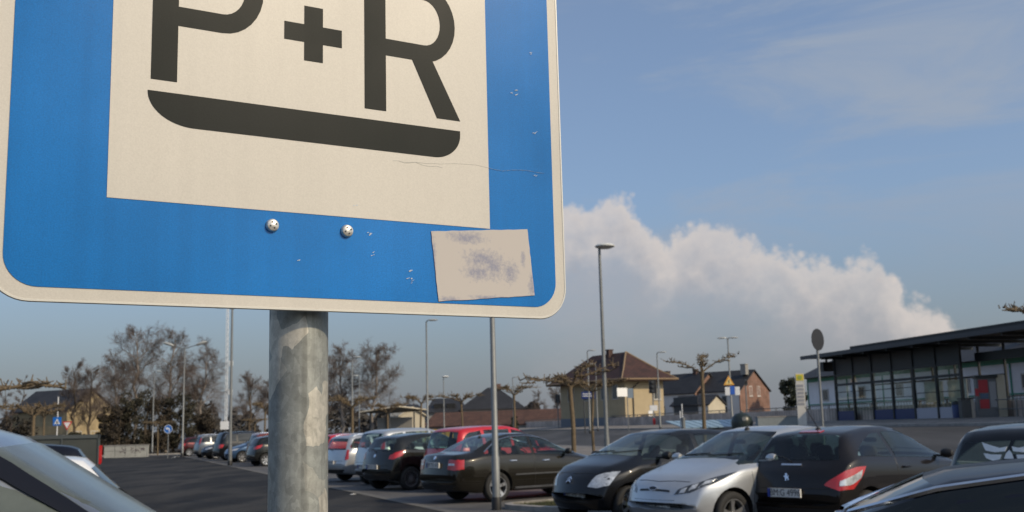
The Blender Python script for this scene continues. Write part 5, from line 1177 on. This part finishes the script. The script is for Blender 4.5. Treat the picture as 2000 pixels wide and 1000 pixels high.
# small cream house and flat roofed bike shelter
t, ro, ez, rz = ghouse('small cream gabled building beside the flat-roofed shed', 782, 112, -20, 5.0, 2.6, 812, 797, m_cream, m_cream, m_cream, name='cream_building')
g = at(712, 100); t = thing('flat_roof_shed', 'open shed with a flat dark roof in front of the birches', 'shed', g, R_(-6)); hz_ = zat(750, 805, 100)-g.z
b = MB(); b.add([(0, -1.6, hz_-.05), (3.7, -2.2, hz_+.35), (5.6, 1.5, hz_+.05), (1.4, 2.4, hz_-.1)]+[(0, -1.6, hz_+.1), (3.7, -2.2, hz_+.5), (5.6, 1.5, hz_+.2), (1.4, 2.4, hz_+.05)], [(0, 1, 2, 3), (4, 5, 6, 7), (0, 1, 5, 4), (1, 2, 6, 5), (2, 3, 7, 6), (3, 0, 4, 7)])
b.build('roof', m_galvd, t)
b = MB(); b.path([(0, -1.62, hz_+.03), (3.7, -2.24, hz_+.43), (5.6, 1.5, hz_+.13)], [.07]*3, 6); b.build('roof_edge', m_cream, t)
for x, y in ((.8, -.9), (2.6, -1.2), (4.6, .2), (1.8, 1.2)): b = MB(); b.tube((x, y, 0), (x, y, hz_+.1), .07, n=8); b.build('post', m_galvd, t)
b = MB(); b.box(.9, 4.2, 1.3, 1.36, .1, hz_-.5); b.build('back_wall', m_grwall, t)
# canopy: pale blue sloping roof
g = at(1372, 70); t = thing('sloping_canopy', 'low light blue ribbed canopy roof behind the parked cars', 'canopy', g); z0 = zat(1372, 836, 70)-g.z; z1 = zat(1340, 823, 70)-g.z
b = MB()
for i in range(8):
    x0, x1 = -2.2+i*.55, -2.2+i*.55+.45
    b.add([(x0+.9, -1, z0), (x1+.9, -1, z0), (x1, 1.2, z1), (x0, 1.2, z1), (x0+.9, -1, z0+.06), (x1+.9, -1, z0+.06), (x1, 1.2, z1+.06), (x0, 1.2, z1+.06)], [(0, 1, 2, 3), (4, 5, 6, 7), (0, 1, 5, 4), (1, 2, 6, 5), (2, 3, 7, 6), (3, 0, 4, 7)])
b.build('roof_ribs', mat('blue_sheet', (.28, .40, .48), .35, .2), t)
b = MB()
for x in (-1.9, 2.5): b.tube((x, 0, 0), (x, 0, z0+.05), .05, n=8)
b.build('frame', m_galv, t)
# skip / dark round container near the brick house
g = at(1450, 66); t = thing('glass_bank', 'dark dome-shaped recycling container under the warning triangle lamp', 'container', g)
b = MB(); b.lathe([(.62, 0), (.66, .4), (.6, .7), (.38, .92), (0, 1.0)], n=20); b.build('body', mat('dark_green_plastic', (.02, .03, .028), .35), t, smooth=True)
b = MB(); b.lathe([(.12, -.66), (.12, -.6)], (0, 0, .6), 'y', 14); b.lathe([(.08, .98), (.1, 1.06), (0, 1.08)], n=10); b.build('opening_rim', m_galv, t)
g = at(1520, 62); t = thing('planter_wall', 'low pale concrete block behind the silver hatchback', 'wall', g); b = MB(); b.box(-1.2, 1.2, -.3, .3, 0, .62); b.build('block', mat('blue_grey_concrete', (.24, .27, .28), .85, 0, .1, 2), t); b = MB(); b.box(-1.22, 1.22, -.32, .32, .62, .68); b.build('coping', g_kerb, t)
# left houses
t, ro, ez, rz = ghouse('yellow gabled house partly behind bare trees at the far left', 128, 118, -62, 9, 6.4, 800, 760, m_oldp, m_oldp, m_dtile)
win(t, 'b', -4.2, 1.0, 1.0, 1.4, 0, 0); win(t, 'b', -2.0, 1.0, 1.0, 1.4, 0, 0)
t, ro, Lh, ez, rz = hiph('dark hipped-roof house at the far left behind the crossing sign', 55, 140, 122, 812, 764, m_dbrick, m_dtile, 8, .45, nwin=3)
b = MB(); b.box(Lh*.58, Lh*1.05, -1.4, -.1, 0, ez*.8); b.build('annex', m_cream, t)
g = at(70, 104); b = MB(); t = thing('garden_wall', 'low cream garden wall in front of the far left house', 'wall', g); b.box(-2.5, 2.5, 0, .25, 0, 1.9); b.build('wall', m_cream, t); b = MB(); b.box(-2.55, 2.55, -.04, .29, 1.9, 1.98); b.build('coping', m_grwall, t)
# ================================================================ STATION: SHELTER AND BUILDING
def uvf(u, v, z=None):
    x, y = uv(u, v); return (x, y, gu(u) if z is None else z)
# shelter local frame: x along the tracks (away to the left), y toward the tracks (right)
SU = 4.0; gs = uv(SU, 0)
# anchor: post at px 1885, d 55
gx = xat(1885, 55, 1.3); zs = 1.30
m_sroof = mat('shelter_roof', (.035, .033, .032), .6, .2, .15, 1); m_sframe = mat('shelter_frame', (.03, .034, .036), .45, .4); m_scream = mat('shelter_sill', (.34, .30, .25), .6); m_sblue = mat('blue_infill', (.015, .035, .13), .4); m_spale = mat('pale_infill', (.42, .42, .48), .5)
ang = math.atan2(TD.y, TD.x)
sh = thing('platform_shelter', 'long glazed station shelter with a dark flat roof at the right edge', 'shelter', (gx, 55, zs), ang)
Hs = zat(1885, 690, 55)-zs; Hr = zat(1885, 668, 55)-zs
m_sg = see_glass('clear_glazing', (.85, .9, .88), 1.5, .03); m_sg2 = mat('smoky_glazing', (.03, .028, .027), .5)
mod = 2.1; nm = 6; D = 2.6
for i in range(nm+1):
    b = MB(); b.box(i*mod-.07, i*mod+.07, -.07, .07, 0, Hr); b.build('post', m_sframe, sh)
    b = MB(); b.box(i*mod-.05, i*mod+.05, -D-.05, -D+.05, 0, Hr); b.build('post', m_sframe, sh)
for (x0, x1) in ((0, 2*mod), (2*mod, nm*mod)):
    b = MB(); b.box(x0+.08, x1-.08, -.05, .05, 2.25, 2.40); b.box(x0+.08, x1-.08, -.05, .05, 2.85, 2.95); b.box(x0+.08, x1-.08, -.05, .05, 0, .08)
    for z in ((1.35, 1.85) if x0 > 0 else (1.5,)): b.box(x0+.08, x1-.08, -.03, .03, z, z+.04)
    b.build('crossbar', m_sframe, sh)
b = MB(); b.box(.08, nm*mod-.08, -D-.03, -D+.03, 2.25, 2.35); b.box(.08, nm*mod-.08, -D-.03, -D+.03, .0, .08); b.build('crossbar', m_sframe, sh)
for i in range(nm):
    x0, x1 = i*mod+.08, (i+1)*mod-.08
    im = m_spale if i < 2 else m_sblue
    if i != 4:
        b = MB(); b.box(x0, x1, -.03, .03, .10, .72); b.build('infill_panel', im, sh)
    if i in (3, 4):
        b = MB(); b.box(x0, x1, -D+.06, -D+.10, .10, .72); b.build('infill_panel', m_sblue, sh)
    b = MB(); b.box(x0, x1, -.012, .012, .74, 2.24); b.build('glass_pane', m_sg, sh)
    b = MB(); b.box(x0, x1, -.012, .012, 2.41, 2.84); b.build('glass_pane', m_sg, sh)
    b = MB(); b.box(x0, x1, -.012, .012, 2.96, Hr-.02); b.build('fascia_panel', m_sg2 if i > 1 else m_sframe, sh)
    if i < 2: b = MB(); b.box(x0, x1, -.05, .05, .10, .14); b.build('sill', m_scream, sh)
b = MB(); b.box(4*mod+.3, 5*mod+1.2, -D+.5, -D+.95, .42, .48); [b.box(x, x+.08, -D+.6, -D+.8, 0, .42) for x in (4*mod+.5, 5*mod+.9)]; b.build('bench', m_scream, sh)
for i in (0, 1):  # cream boards added to stand in for the sunlit brightness of these bays
    b = MB(); b.box(i*mod+.25, i*mod+1.85, -.5, -.44, 1.0, 2.1); b.box(i*mod+.3, i*mod+.34, -.49, -.45, 0, 1.0); b.box(i*mod+1.76, i*mod+1.8, -.49, -.45, 0, 1.0); b.build('bay_brightness_board', mat('painted_bay_brightness', (.75, .70, .58), .6, 0, .25, 1.2), sh)
# roof: sloping blade, overhanging toward the road, running out to the right of the frame
b = MB(); x0, x1 = -22, nm*mod+1.0
ya, yb_ = 1.7, -D-1.2
prof = [(ya, Hr+.04), (yb_, Hr+.14), (yb_, Hr+.42), (ya+.0, Hr+.20)]
b.prism(prof, x0, x1, 'x'); b.build('roof', m_sroof, sh)
b = MB(); b.box(x0, x1, ya, ya+.07, Hr+.0, Hr+.23); b.build('roof_edge', mat('roof_edge_metal', (.06, .06, .065), .45, .4), sh)
b = MB(); b.prism([(ya-1.0, Hr+.22), (yb_, Hr+.42), (yb_, Hr+.75), (ya-1.0, Hr+.52)], x0, x1-4.2, 'x'); b.build('upper_roof', m_sroof, sh)
b = MB()
for k in range(14): x = -20+k*2.4; b.box(x, x+.1, yb_+.1, ya-.1, Hr-.12, Hr+.035)
b.build('roof_beam', m_sframe, sh)
for i in range(1, 10):
    if i in (3, 6, 9): b = MB(); b.box(-i*mod-.07, -i*mod+.07, -.07, .07, 0, Hr); b.build('post', m_sframe, sh)
# hanging box under the left end of the roof
b = MB(); b.box(nm*mod+.5, nm*mod+.9, -.2, .5, Hr-.75, Hr-.15); b.box(nm*mod+.65, nm*mod+.75, .1, .2, Hr-.15, Hr+.04); b.build('display_box', m_sframe, sh)
b = MB(); b.box(-22, -.1, -.9, -.8, 2.95, 3.4); b.build('dark_beam', m_sframe, sh)
# low wall: ramp edge in front
# station building behind
bt = Vector((gx, 55, 0)); off = 9.0
bp_ = bt + Vector((TN.x, TN.y, 0))*off
st = thing('station_building', 'white station building with green framing lines and a dark roof behind the shelter', 'building', (bp_.x, bp_.y, 1.3), ang)
eb = 3.6; m_stw = mat('white_cladding', (.80, .80, .82), .7, 0, .08, 1); m_teal = mat('green_trim', (.03, .24, .17), .5)
b = MB(); b.box(-18, 33.4, -8, 0, -.3, eb); b.build('wall', m_stw, st)
b = MB(); b.box(-18, 33.4, 0, .06, eb-.32, eb-.02); b.box(-18, 33.4, 0, .06, 1.42, 1.50)
for x in (-18, -10, -4, 2.0, 8, 14, 18, 22, 27, 33.3): b.box(x, x+.1, .0, .065, 0, eb-.33)
b.build('trim', m_teal, st)
for x in (-6.6, -2.4, 1.0, 4.4, 6.2, 9.0, 12.0, 16.0, 19.5, 24.5, 30.0):
    f_ = MB(); f_.box(x, x+.9, -.02, .08, 1.7, 2.65); fo = f_.build('window', m_wframe, st); f_ = MB(); f_.box(x+.1, x+.8, .07, .095, 1.8, 2.55); f_.build('pane', m_wglass, fo)
r = MB(); r.prism([(.9, eb+.0), (-4, eb+2.1), (-8.9, eb)], -20, 34, 'x'); r.build('roof', m_dtile, st)
b = MB(); b.box(8, 8.8, -2.0, -1.2, eb+.5, eb+1.9); b.build('chimney', m_grwall, st)
# ticket machine
g = at(1937, 52); t = thing('ticket_machine', 'red and grey ticket machine with a cream side near the shelter', 'ticket machine', (g.x, g.y, 1.32), R_(-10))
hm = zat(1937, 733, 52)-1.32
b = MB(); b.box(-.55, .35, 0, .5, 0, hm-.12); b.build('cabinet', mat('machine_grey', (.14, .145, .15), .45), t)
b = MB(); b.box(-.60, .42, -.10, .55, hm-.12, hm+.02); b.build('hood', m_sframe, t)
b = MB(); b.box(-.46, -.04, -.03, 0, .55, .98); b.build('red_panel', mat('machine_red', (.42, .02, .03), .4), t); b = MB(); b.box(-.46, -.04, -.03, 0, 1.30, hm-.2); b.build('red_panel', mat('machine_red', (.42, .02, .03), .4), t)
b = MB(); b.box(-.64, -.48, -.04, 0, 1.15, 1.5); b.build('card_reader', mat('machine_red', (.42, .02, .03), .4), t); b = MB(); b.box(-.40, -.06, -.03, 0, 1.02, 1.26); b.build('screen', mat('machine_screen', (.05, .10, .18), .1), t)
b = MB(); b.box(.36, .74, -.05, .55, 0, hm+.02); b.build('side_board', m_cream, t)
b = MB(); b.box(0.02, .32, -.02, 0, .6, hm-.3); b.build('grey_panel', mat('panel_grey', (.30, .30, .31), .5), t)
g = at(1888, 52); t = thing('litter_bin', 'dark litter bin between the glass shelter and the ticket machine', 'bin', (g.x, g.y, 1.31)); b = MB(); b.box(-.25, .2, -.2, .2, .05, 1.0); b.box(.2, .32, -.22, .22, 0, 1.02, 1); b.build('body', [m_galvd, m_scream], t); b = MB(); b.box(-.28, .35, -.24, .24, 1.02, 1.08); b.build('lid', m_sframe, t)
g = at(1864, 54); t = thing('litter_bin', 'blue round bin standing inside the right end of the shelter', 'bin', (g.x, g.y-.4, 1.31)); b = MB(); b.lathe([(.2, 0), (.23, .75), (.2, .8)], n=16); b.build('body', m_sblue, t, smooth=True); b = MB(); b.lathe([(.24, .8), (.2, .92), (0, .98)], n=16); b.build('lid', m_sframe, t, smooth=True)
# handrail to the right of the bin
g = at(1960, 51.5); t = thing('handrail', 'thin grey handrail beside the ticket machine', 'railing', (g.x, g.y, 1.32), ang)
b = MB(); b.tube((-3, 0, .95), (3.2, 0, .95), .025, n=8); b.tube((-3, 0, .5), (3.2, 0, .5), .02, n=8)
for x in (-3, -1, 1, 3.2): b.tube((x, 0, 0), (x, 0, .95), .025, n=8)
b.build('rail', m_galv, t)
# ================================================================ TREES
m_bark = mat('brown_bark', (.085, .065, .045), .9, 0, .3, 6, .3); m_birch = mat('birch_bark', (.22, .19, .165), .8, 0, .5, 3); m_twig = mat('twig_brown', (.105, .082, .070), .9, 0, .3, 2)
m_plane = mat('plane_bark', (.135, .10, .058), .85, 0, .35, 10, .4)
def rot_dir(d, spread, rng):
    a = d.orthogonal().normalized(); b_ = d.cross(a); t = rng.uniform(0, 6.283)
    return (d*math.cos(spread)+(a*math.cos(t)+b_*math.sin(t))*math.sin(spread)).normalized()
def bare_tree(name, label, px, d, pytop, seed, trunkm, spread=.5, droop=0, limbs=14, twk=5, lean=(0, 0), cat='tree', crown_w=.36, group='bare winter trees', twm=None, tr=.17, lo=.28, pxshift=0):
    rng = random.Random(seed); g = at(px, d); H = zat(px, pytop, d)-g.z
    t = thing(name, label, cat, g, 0, group); tb = MB(); cb_ = MB()
    k = 9; pts = [Vector((0, 0, -.2))]
    for i in range(1, k+1):
        pts.append(Vector((lean[0]*i/k+rng.uniform(-.02, .02)*H, lean[1]*i/k+rng.uniform(-.02, .02)*H, H*.93*i/k)))
    rs = [tr*(1-i/k)**.8+.02 for i in range(k+1)]; tb.path(pts, rs, 7)
    def grow(p, dd, ln, r, lv):
        n = 4; q = [p]; dirs = [dd]
        for i in range(n):
            dd = (dd+Vector((rng.gauss(0, .07), rng.gauss(0, .07), rng.gauss(.05, .05)-droop*(lv-1)*.13*(i+1)/n))).normalized(); q.append(q[-1]+dd*ln/n); dirs.append(dd)
        (tb if lv == 1 else cb_).path(q, [r*(1-i/n*.75) for i in range(n+1)], 5 if lv == 1 else 3, caps=False)
        if lv >= 4: return
        m_ = {1: 9, 2: 9, 3: twk+2}[lv]
        for j in range(m_):
            f_ = rng.uniform(.2, 1.0); i = min(int(f_*n), n-1); P0 = q[i].lerp(q[i+1], f_*n-i)
            nd = rot_dir(dirs[i], rng.uniform(.35, .95)*(.6+spread), rng)
            grow(P0, nd, ln*rng.uniform(.45, .75)*(.85 if lv < 3 else 1.1), max(.0065, r*.42), lv+1)
    for j in range(limbs):
        f_ = lo+(1-lo)*(j+rng.random())/limbs*.96; i = min(int(f_*k), k-1); P0 = pts[i].lerp(pts[i+1], f_*k-i)
        a = j*2.4+rng.uniform(-.5, .5); el_ = rng.uniform(.35, 1.0)-spread*.35+.25
        nd = Vector((math.cos(a)*math.cos(el_), math.sin(a)*math.cos(el_), math.sin(el_)))
        ln = H*crown_w*rng.uniform(.65, 1.1)*(1.15-f_*.75)
        grow(P0, nd, ln, tr*.42*(1.1-f_*.7), 1)
    tb.build('trunk', trunkm, t, smooth=True, fix=False); c = cb_.build('crown', twm or m_twig, t, fix=False); return t
BT = 'large bare trees behind the far end of the lot'
bare_tree('birch_tree', 'tall bare birch, left half of the big tree group above the concrete box', 262, 108, 634, 1, m_birch, .5, .5, 18, 6, crown_w=.30, tr=.2, group=BT)
bare_tree('birch_tree', 'tall bare birch in the middle of the big tree group behind the double-armed lamp', 322, 110, 640, 2, m_birch, .55, .6, 18, 6, lean=(.6, 0), crown_w=.30, tr=.2, group=BT)
bare_tree('birch_tree', 'bare birch with drooping twigs at the right of the big tree group', 385, 112, 672, 3, m_birch, .5, .6, 16, 6, lean=(.8, 0), crown_w=.34, tr=.18, group=BT)
bare_tree('birch_tree', 'lower bare birch at the left edge of the big tree group', 222, 106, 690, 4, m_birch, .5, .6, 13, 5, crown_w=.34, tr=.15, group=BT)
bare_tree('broadleaf_tree', 'bare upright tree in front of the yellow gabled house', 140, 100, 706, 5, m_bark, .35, 0, 14, 4, crown_w=.30, tr=.13)
bare_tree('broadleaf_tree', 'bare upright tree to the right of the yellow gabled house', 173, 100, 711, 6, m_bark, .35, 0, 14, 4, crown_w=.28, tr=.13)
bare_tree('broadleaf_tree', 'thin poplar-like bare tree far left above the dark hedge', 42, 140, 726, 7, m_bark, .15, 0, 14, 3, crown_w=.13, tr=.12)
bare_tree('broadleaf_tree', 'small bare tree at the extreme left edge', 8, 120, 748, 8, m_bark, .3, 0, 10, 3, crown_w=.22, tr=.1)
bare_tree('broadleaf_tree', 'bare tree left of the big sign post, right of the double lamp', 488, 150, 730, 9, m_bark, .4, .1, 16, 5, crown_w=.34, tr=.2)
bare_tree('broadleaf_tree', 'bare tree half hidden behind the left side of the big sign post', 525, 140, 738, 10, m_bark, .4, .1, 14, 5, crown_w=.36, tr=.18)
bare_tree('birch_tree', 'tall bare birch immediately right of the big sign post', 668, 105, 675, 11, m_birch, .45, .5, 16, 6, crown_w=.30, tr=.17)
bare_tree('birch_tree', 'tall bare birch with a leaning pale trunk right of the sign post', 722, 103, 668, 12, m_birch, .5, .6, 17, 6, lean=(1.0, 0), crown_w=.32, tr=.17)
bare_tree('birch_tree', 'bare birch hidden for the most part behind the big sign post', 632, 110, 690, 13, m_birch, .45, .5, 12, 5, crown_w=.32, tr=.16)
bare_tree('broadleaf_tree', 'small bare trees between dark house and signal box', 1052, 210, 765, 14, m_bark, .35, 0, 11, 4, crown_w=.32, tr=.15)
bare_tree('broadleaf_tree', 'small rounded bare tree touching the left end of the signal box', 1088, 160, 752, 15, m_bark, .35, 0, 11, 4, crown_w=.32, tr=.15)
bare_tree('broadleaf_tree', 'small bare tree rising behind the far houses near the yellow container', 800, 210, 772, 16, m_bark, .35, 0, 11, 4, crown_w=.34, tr=.15)
# dense evergreens / ivy covered bushes made of leaf clumps
def leafy(name, label, px, d, wpx, pytop, pybot, seed, col, n=2600, cat='bush', size=.16, depth=2.5, group=None, stems=True):
    rng = random.Random(seed); g = at(px, d); s_ = FPX/d; rx = wpx/2/s_; z1 = zat(px, pytop, d)-g.z; z0 = 0
    t = thing(name, label, cat, g, 0, group); b = MB(); cl = []
    for i in range(70): 
        a = rng.uniform(0, 6.283); rr = rng.random()**.5; zc = rng.uniform(.04, .93)
        taper = 1-.45*zc
        cl.append((math.cos(a)*rr*rx*.78*taper, math.sin(a)*rr*depth*.7, zc*z1, rng.uniform(.09, .22)*min(rx, z1)))
    for i in range(n):
        cx, cy, cz, cr_ = rng.choice(cl); v = Vector((rng.gauss(0, 1), rng.gauss(0, 1), rng.gauss(0, 1))).normalized()*cr_*rng.uniform(.55, 1.15)
        p = Vector((cx, cy, cz))+v; p.z = max(.03, p.z)
        n1 = Vector((rng.gauss(0, 1), rng.gauss(0, 1), rng.gauss(0, 1))).normalized(); a1 = n1.orthogonal().normalized(); b1 = n1.cross(a1); q = size*rng.uniform(.5, 1.2)
        b.add([p+a1*q, p+b1*q*.6, p-a1*q, p-b1*q*.6], [(0, 1, 2, 3)], 0 if rng.random() < .6 else 1)
    b.build('crown', [mat('leaf_'+name+str(seed), col, .8), mat('leaf2_'+name+str(seed), [c*1.7 for c in col], .8)], t, fix=False)
    tb = MB()
    for k in range(3): x = rng.uniform(-.4, .4)*rx; tb.tube((x, 0, -.1), (x*1.5+.1, rng.uniform(-.5, .5), z1*.7), .12, .04, 6)
    tb.build('trunk', m_bark, t, smooth=True)
    return t
dg = (.030, .027, .016)
DGN = 'dark evergreen thicket under the big bare trees'
for i, (px, wpx, pt, lb) in enumerate(((222, 95, 785, 'dark thicket bush behind the left half of the concrete box'), (262, 100, 760, 'tall ivy-dark bush behind the concrete box'), (305, 100, 778, 'dark green thicket bush behind the slim lamp'), (350, 95, 765, 'dark ivy-covered bush behind the double-armed lamp'), (392, 80, 800, 'brown-green thicket bush at the right end of the dark thicket'), (205, 40, 805, 'low dark hedge bush right of the yellow house'))):
    leafy('evergreen_bush', lb, px, 101+i, wpx, pt, 880, 40+i, dg if i % 2 else (.036, .028, .019), 9000, group=DGN, size=.10)
leafy('hedge_bush', 'dark hedge at the far left behind the near silver car', 30, 98, 110, 812, 870, 50, (.022, .018, .012), 2600)
leafy('hedge_bush', 'low dark hedge between the crossing sign and the yellow house', 150, 96, 50, 845, 870, 51, (.02, .02, .01), 1200)
leafy('evergreen_tree', 'dark evergreen tree right of the brick gable house', 1552, 150, 78, 738, 840, 52, (.014, .020, .010), 4200, 'tree', .22, 3)
leafy('evergreen_bush', 'round dark shrub on the roofline left of the pollarded tree near the hall', 1005, 118, 22, 812, 845, 53, (.014, .02, .01), 700)
# distant wooded rise, one mass
rng = random.Random(77); b = MB()
for i in range(9000):
    px = rng.uniform(380, 1060); d = rng.uniform(230, 290); x = xat(px, d, 3); h = (5.5+2.5*math.sin(px*.021)+1.6*math.sin(px*.067+1)+1.0*math.sin(px*.17))*rng.random()**.6*1.15
    if 560 < px < 1060: h *= .8
    n1 = Vector((rng.gauss(0, 1), rng.gauss(0, 1), rng.gauss(0, 1))).normalized(); a1 = n1.orthogonal().normalized(); b1 = n1.cross(a1); q = rng.uniform(.3, .8); p = Vector((x, d, h))
    b.add([p+a1*q, p+b1*q*.7, p-a1*q, p-b1*q*.7], [(0, 1, 2, 3)])
for i in range(4000):
    px = rng.uniform(-60, 240); d = rng.uniform(170, 210); x = xat(px, d, 3); h = (4.0+1.5*math.sin(px*.05)+.8*math.sin(px*.13))*rng.random()**.6
    n1 = Vector((rng.gauss(0, 1), rng.gauss(0, 1), rng.gauss(0, 1))).normalized(); a1 = n1.orthogonal().normalized(); b1 = n1.cross(a1); q = rng.uniform(.3, .7); p = Vector((x, d, h))
    b.add([p+a1*q, p+b1*q*.7, p-a1*q, p-b1*q*.7], [(0, 1, 2, 3)])
o = b.build('distant_woods', mat('woods_brown', (.055, .050, .045), .9, 0, .4, .05), fix=False); o['kind'] = 'stuff'; tag(o, 'far-off brown winter woods along the horizon', 'woods')
# pollarded plane trees, trained flat
def pollard(label, px, d, pyc, halfpx, seed, trunk_r=.075, tilt=0, group='pollarded plane trees with flat crowns', azs=None, rise=.15):
    rng = random.Random(seed); g = at(px, d); H = zat(px, pyc, d)-g.z; Rr = halfpx*d/FPX; t = thing('pollarded_tree', label, 'tree', g, 0, group)
    tb = MB(); tp = Vector((rng.uniform(-.06, .06), 0, H-.28)); mid = Vector((rng.uniform(-.05, .05), 0, H*.5))
    tb.path([(0, 0, -.1), mid, tp], [trunk_r*1.0, trunk_r*.85, trunk_r*.8], 10); tb.path([tp+Vector((0, 0, -.12)), tp+Vector((0, 0, .06))], [trunk_r*.8, trunk_r*1.1], 10)
    tb.build('trunk', m_plane, t, smooth=True)
    cb_ = MB(); sb = MB()
    dirs = azs or [(0.05, 1), (math.pi+.05, 1), (.9, .8), (2.3, .8), (4.0, .75), (5.4, .8)]
    for a, k in dirs:
        a += rng.uniform(-.12, .12); Ln = Rr*k*rng.uniform(.92, 1.08); d0 = Vector((math.cos(a), math.sin(a), 0)); n = 7; pts = [tp.copy()]
        for i in range(1, n+1):
            f_ = i/n; z = tp.z+.28*min(1, f_*2.2)+rise*f_+tilt*f_*(1 if math.cos(a) > 0 else -1)+rng.uniform(-.05, .05); pts.append(Vector((tp.x, 0, 0))+d0*Ln*f_+Vector((rng.uniform(-.05, .05), rng.uniform(-.05, .05), z)))
        cb_.path(pts, [trunk_r*(.42-.27*i/n) for i in range(n+1)], 7)
        for i in range(2, n+1):
            for _ in range(3):
                p0 = pts[i]+Vector((rng.uniform(-.12, .12), rng.uniform(-.12, .12), 0)); v = Vector((rng.gauss(0, .5), rng.gauss(0, .5), abs(rng.gauss(.3, .4)))).normalized()*rng.uniform(.10, .26)
                sb.path([p0-v*.2, p0+v*.5, p0+v], [.020, .012, .015 if rng.random() < .5 else .008], 5)
        for _ in range(2):
            i = rng.randint(2, n-2); a2 = a+rng.choice((-1, 1))*rng.uniform(.5, .9); p0 = pts[i]; l2 = Ln*rng.uniform(.3, .45); q = [p0+Vector((math.cos(a2), math.sin(a2), 0))*l2*f_+Vector((0, 0, rng.uniform(-.03, .08))) for f_ in (0, .33, .66, 1)]
            cb_.path(q, [.028, .024, .02, .014], 6)
            for w_ in q[1:]:
                for _ in range(3):
                    v = Vector((rng.gauss(0, .5), rng.gauss(0, .5), abs(rng.gauss(.3, .4)))).normalized()*rng.uniform(.08, .2); sb.path([w_, w_+v*.5, w_+v], [.02, .013, .009], 5)
    c = cb_.build('crown', m_plane, t, smooth=True, fix=False); sb.build('knuckle_stubs', m_plane, c, smooth=True, fix=False); return t
pollard('pollarded tree behind the black city car, wide flat crown before the signal box', 1122, 33, 738, 92, 21, .08, tilt=.25, azs=[(0, 1), (3.14, 1), (.8, .6), (2.4, .55), (4.2, .5), (5.5, .55)])
pollard('slimmer pollarded tree just right of the one behind the black city car', 1161, 44, 752, 62, 22, .065)
pollard('pollarded tree with a wide V-shaped flat crown between signal box and brick house', 1377, 42, 714, 74, 23, .085, tilt=.12, rise=.30, azs=[(.0, 1), (3.14, 1), (1.3, .5), (4.4, .5)])
pollard('pollarded tree beside the dark pyramid-roofed house', 1006, 60, 762, 40, 24, .07)
pollard('pollarded tree above the roof of the red people carrier', 903, 66, 777, 42, 25, .07)
pollard('pollarded tree left of the thin lamp above the yellow container', 823, 68, 779, 42, 26, .07)
pollard('pollarded tree in front of the flat-roofed shed', 757, 62, 797, 38, 27, .07)
pollard('pollarded tree just right of the big sign post', 690, 52, 784, 52, 28, .08)
pollard('pollarded tree touching the left edge of the big sign post', 517, 72, 793, 34, 29, .07)
pollard('smaller pollarded tree left of the big sign post', 497, 95, 823, 22, 30, .07)
pollard('distant pollarded tree above the black off-road car', 398, 110, 828, 24, 31, .07)
pollard('pollarded tree behind the round blue arrow sign', 308, 92, 828, 26, 32, .07)
pollard('pollarded tree in front of the far left house, behind the silver people carrier', 60, 45, 800, 62, 33, .085)
pollard('thin pollarded tree between crossing sign and silver car', 82, 60, 806, 34, 34, .06)
pollard('near pollarded tree whose knobbly branch enters at the left edge', -95, 22, 757, 190, 35, .12, azs=[(.12, 1), (.5, .8), (3.2, 1), (1.7, .6), (4.8, .6)], rise=.0)
pollard('pollarded tree outside the right edge, only a branch tip showing above the roof', 2075, 26, 612, 80, 36, .1, azs=[(3.12, 1), (.1, 1), (1.6, .7), (4.7, .5)])
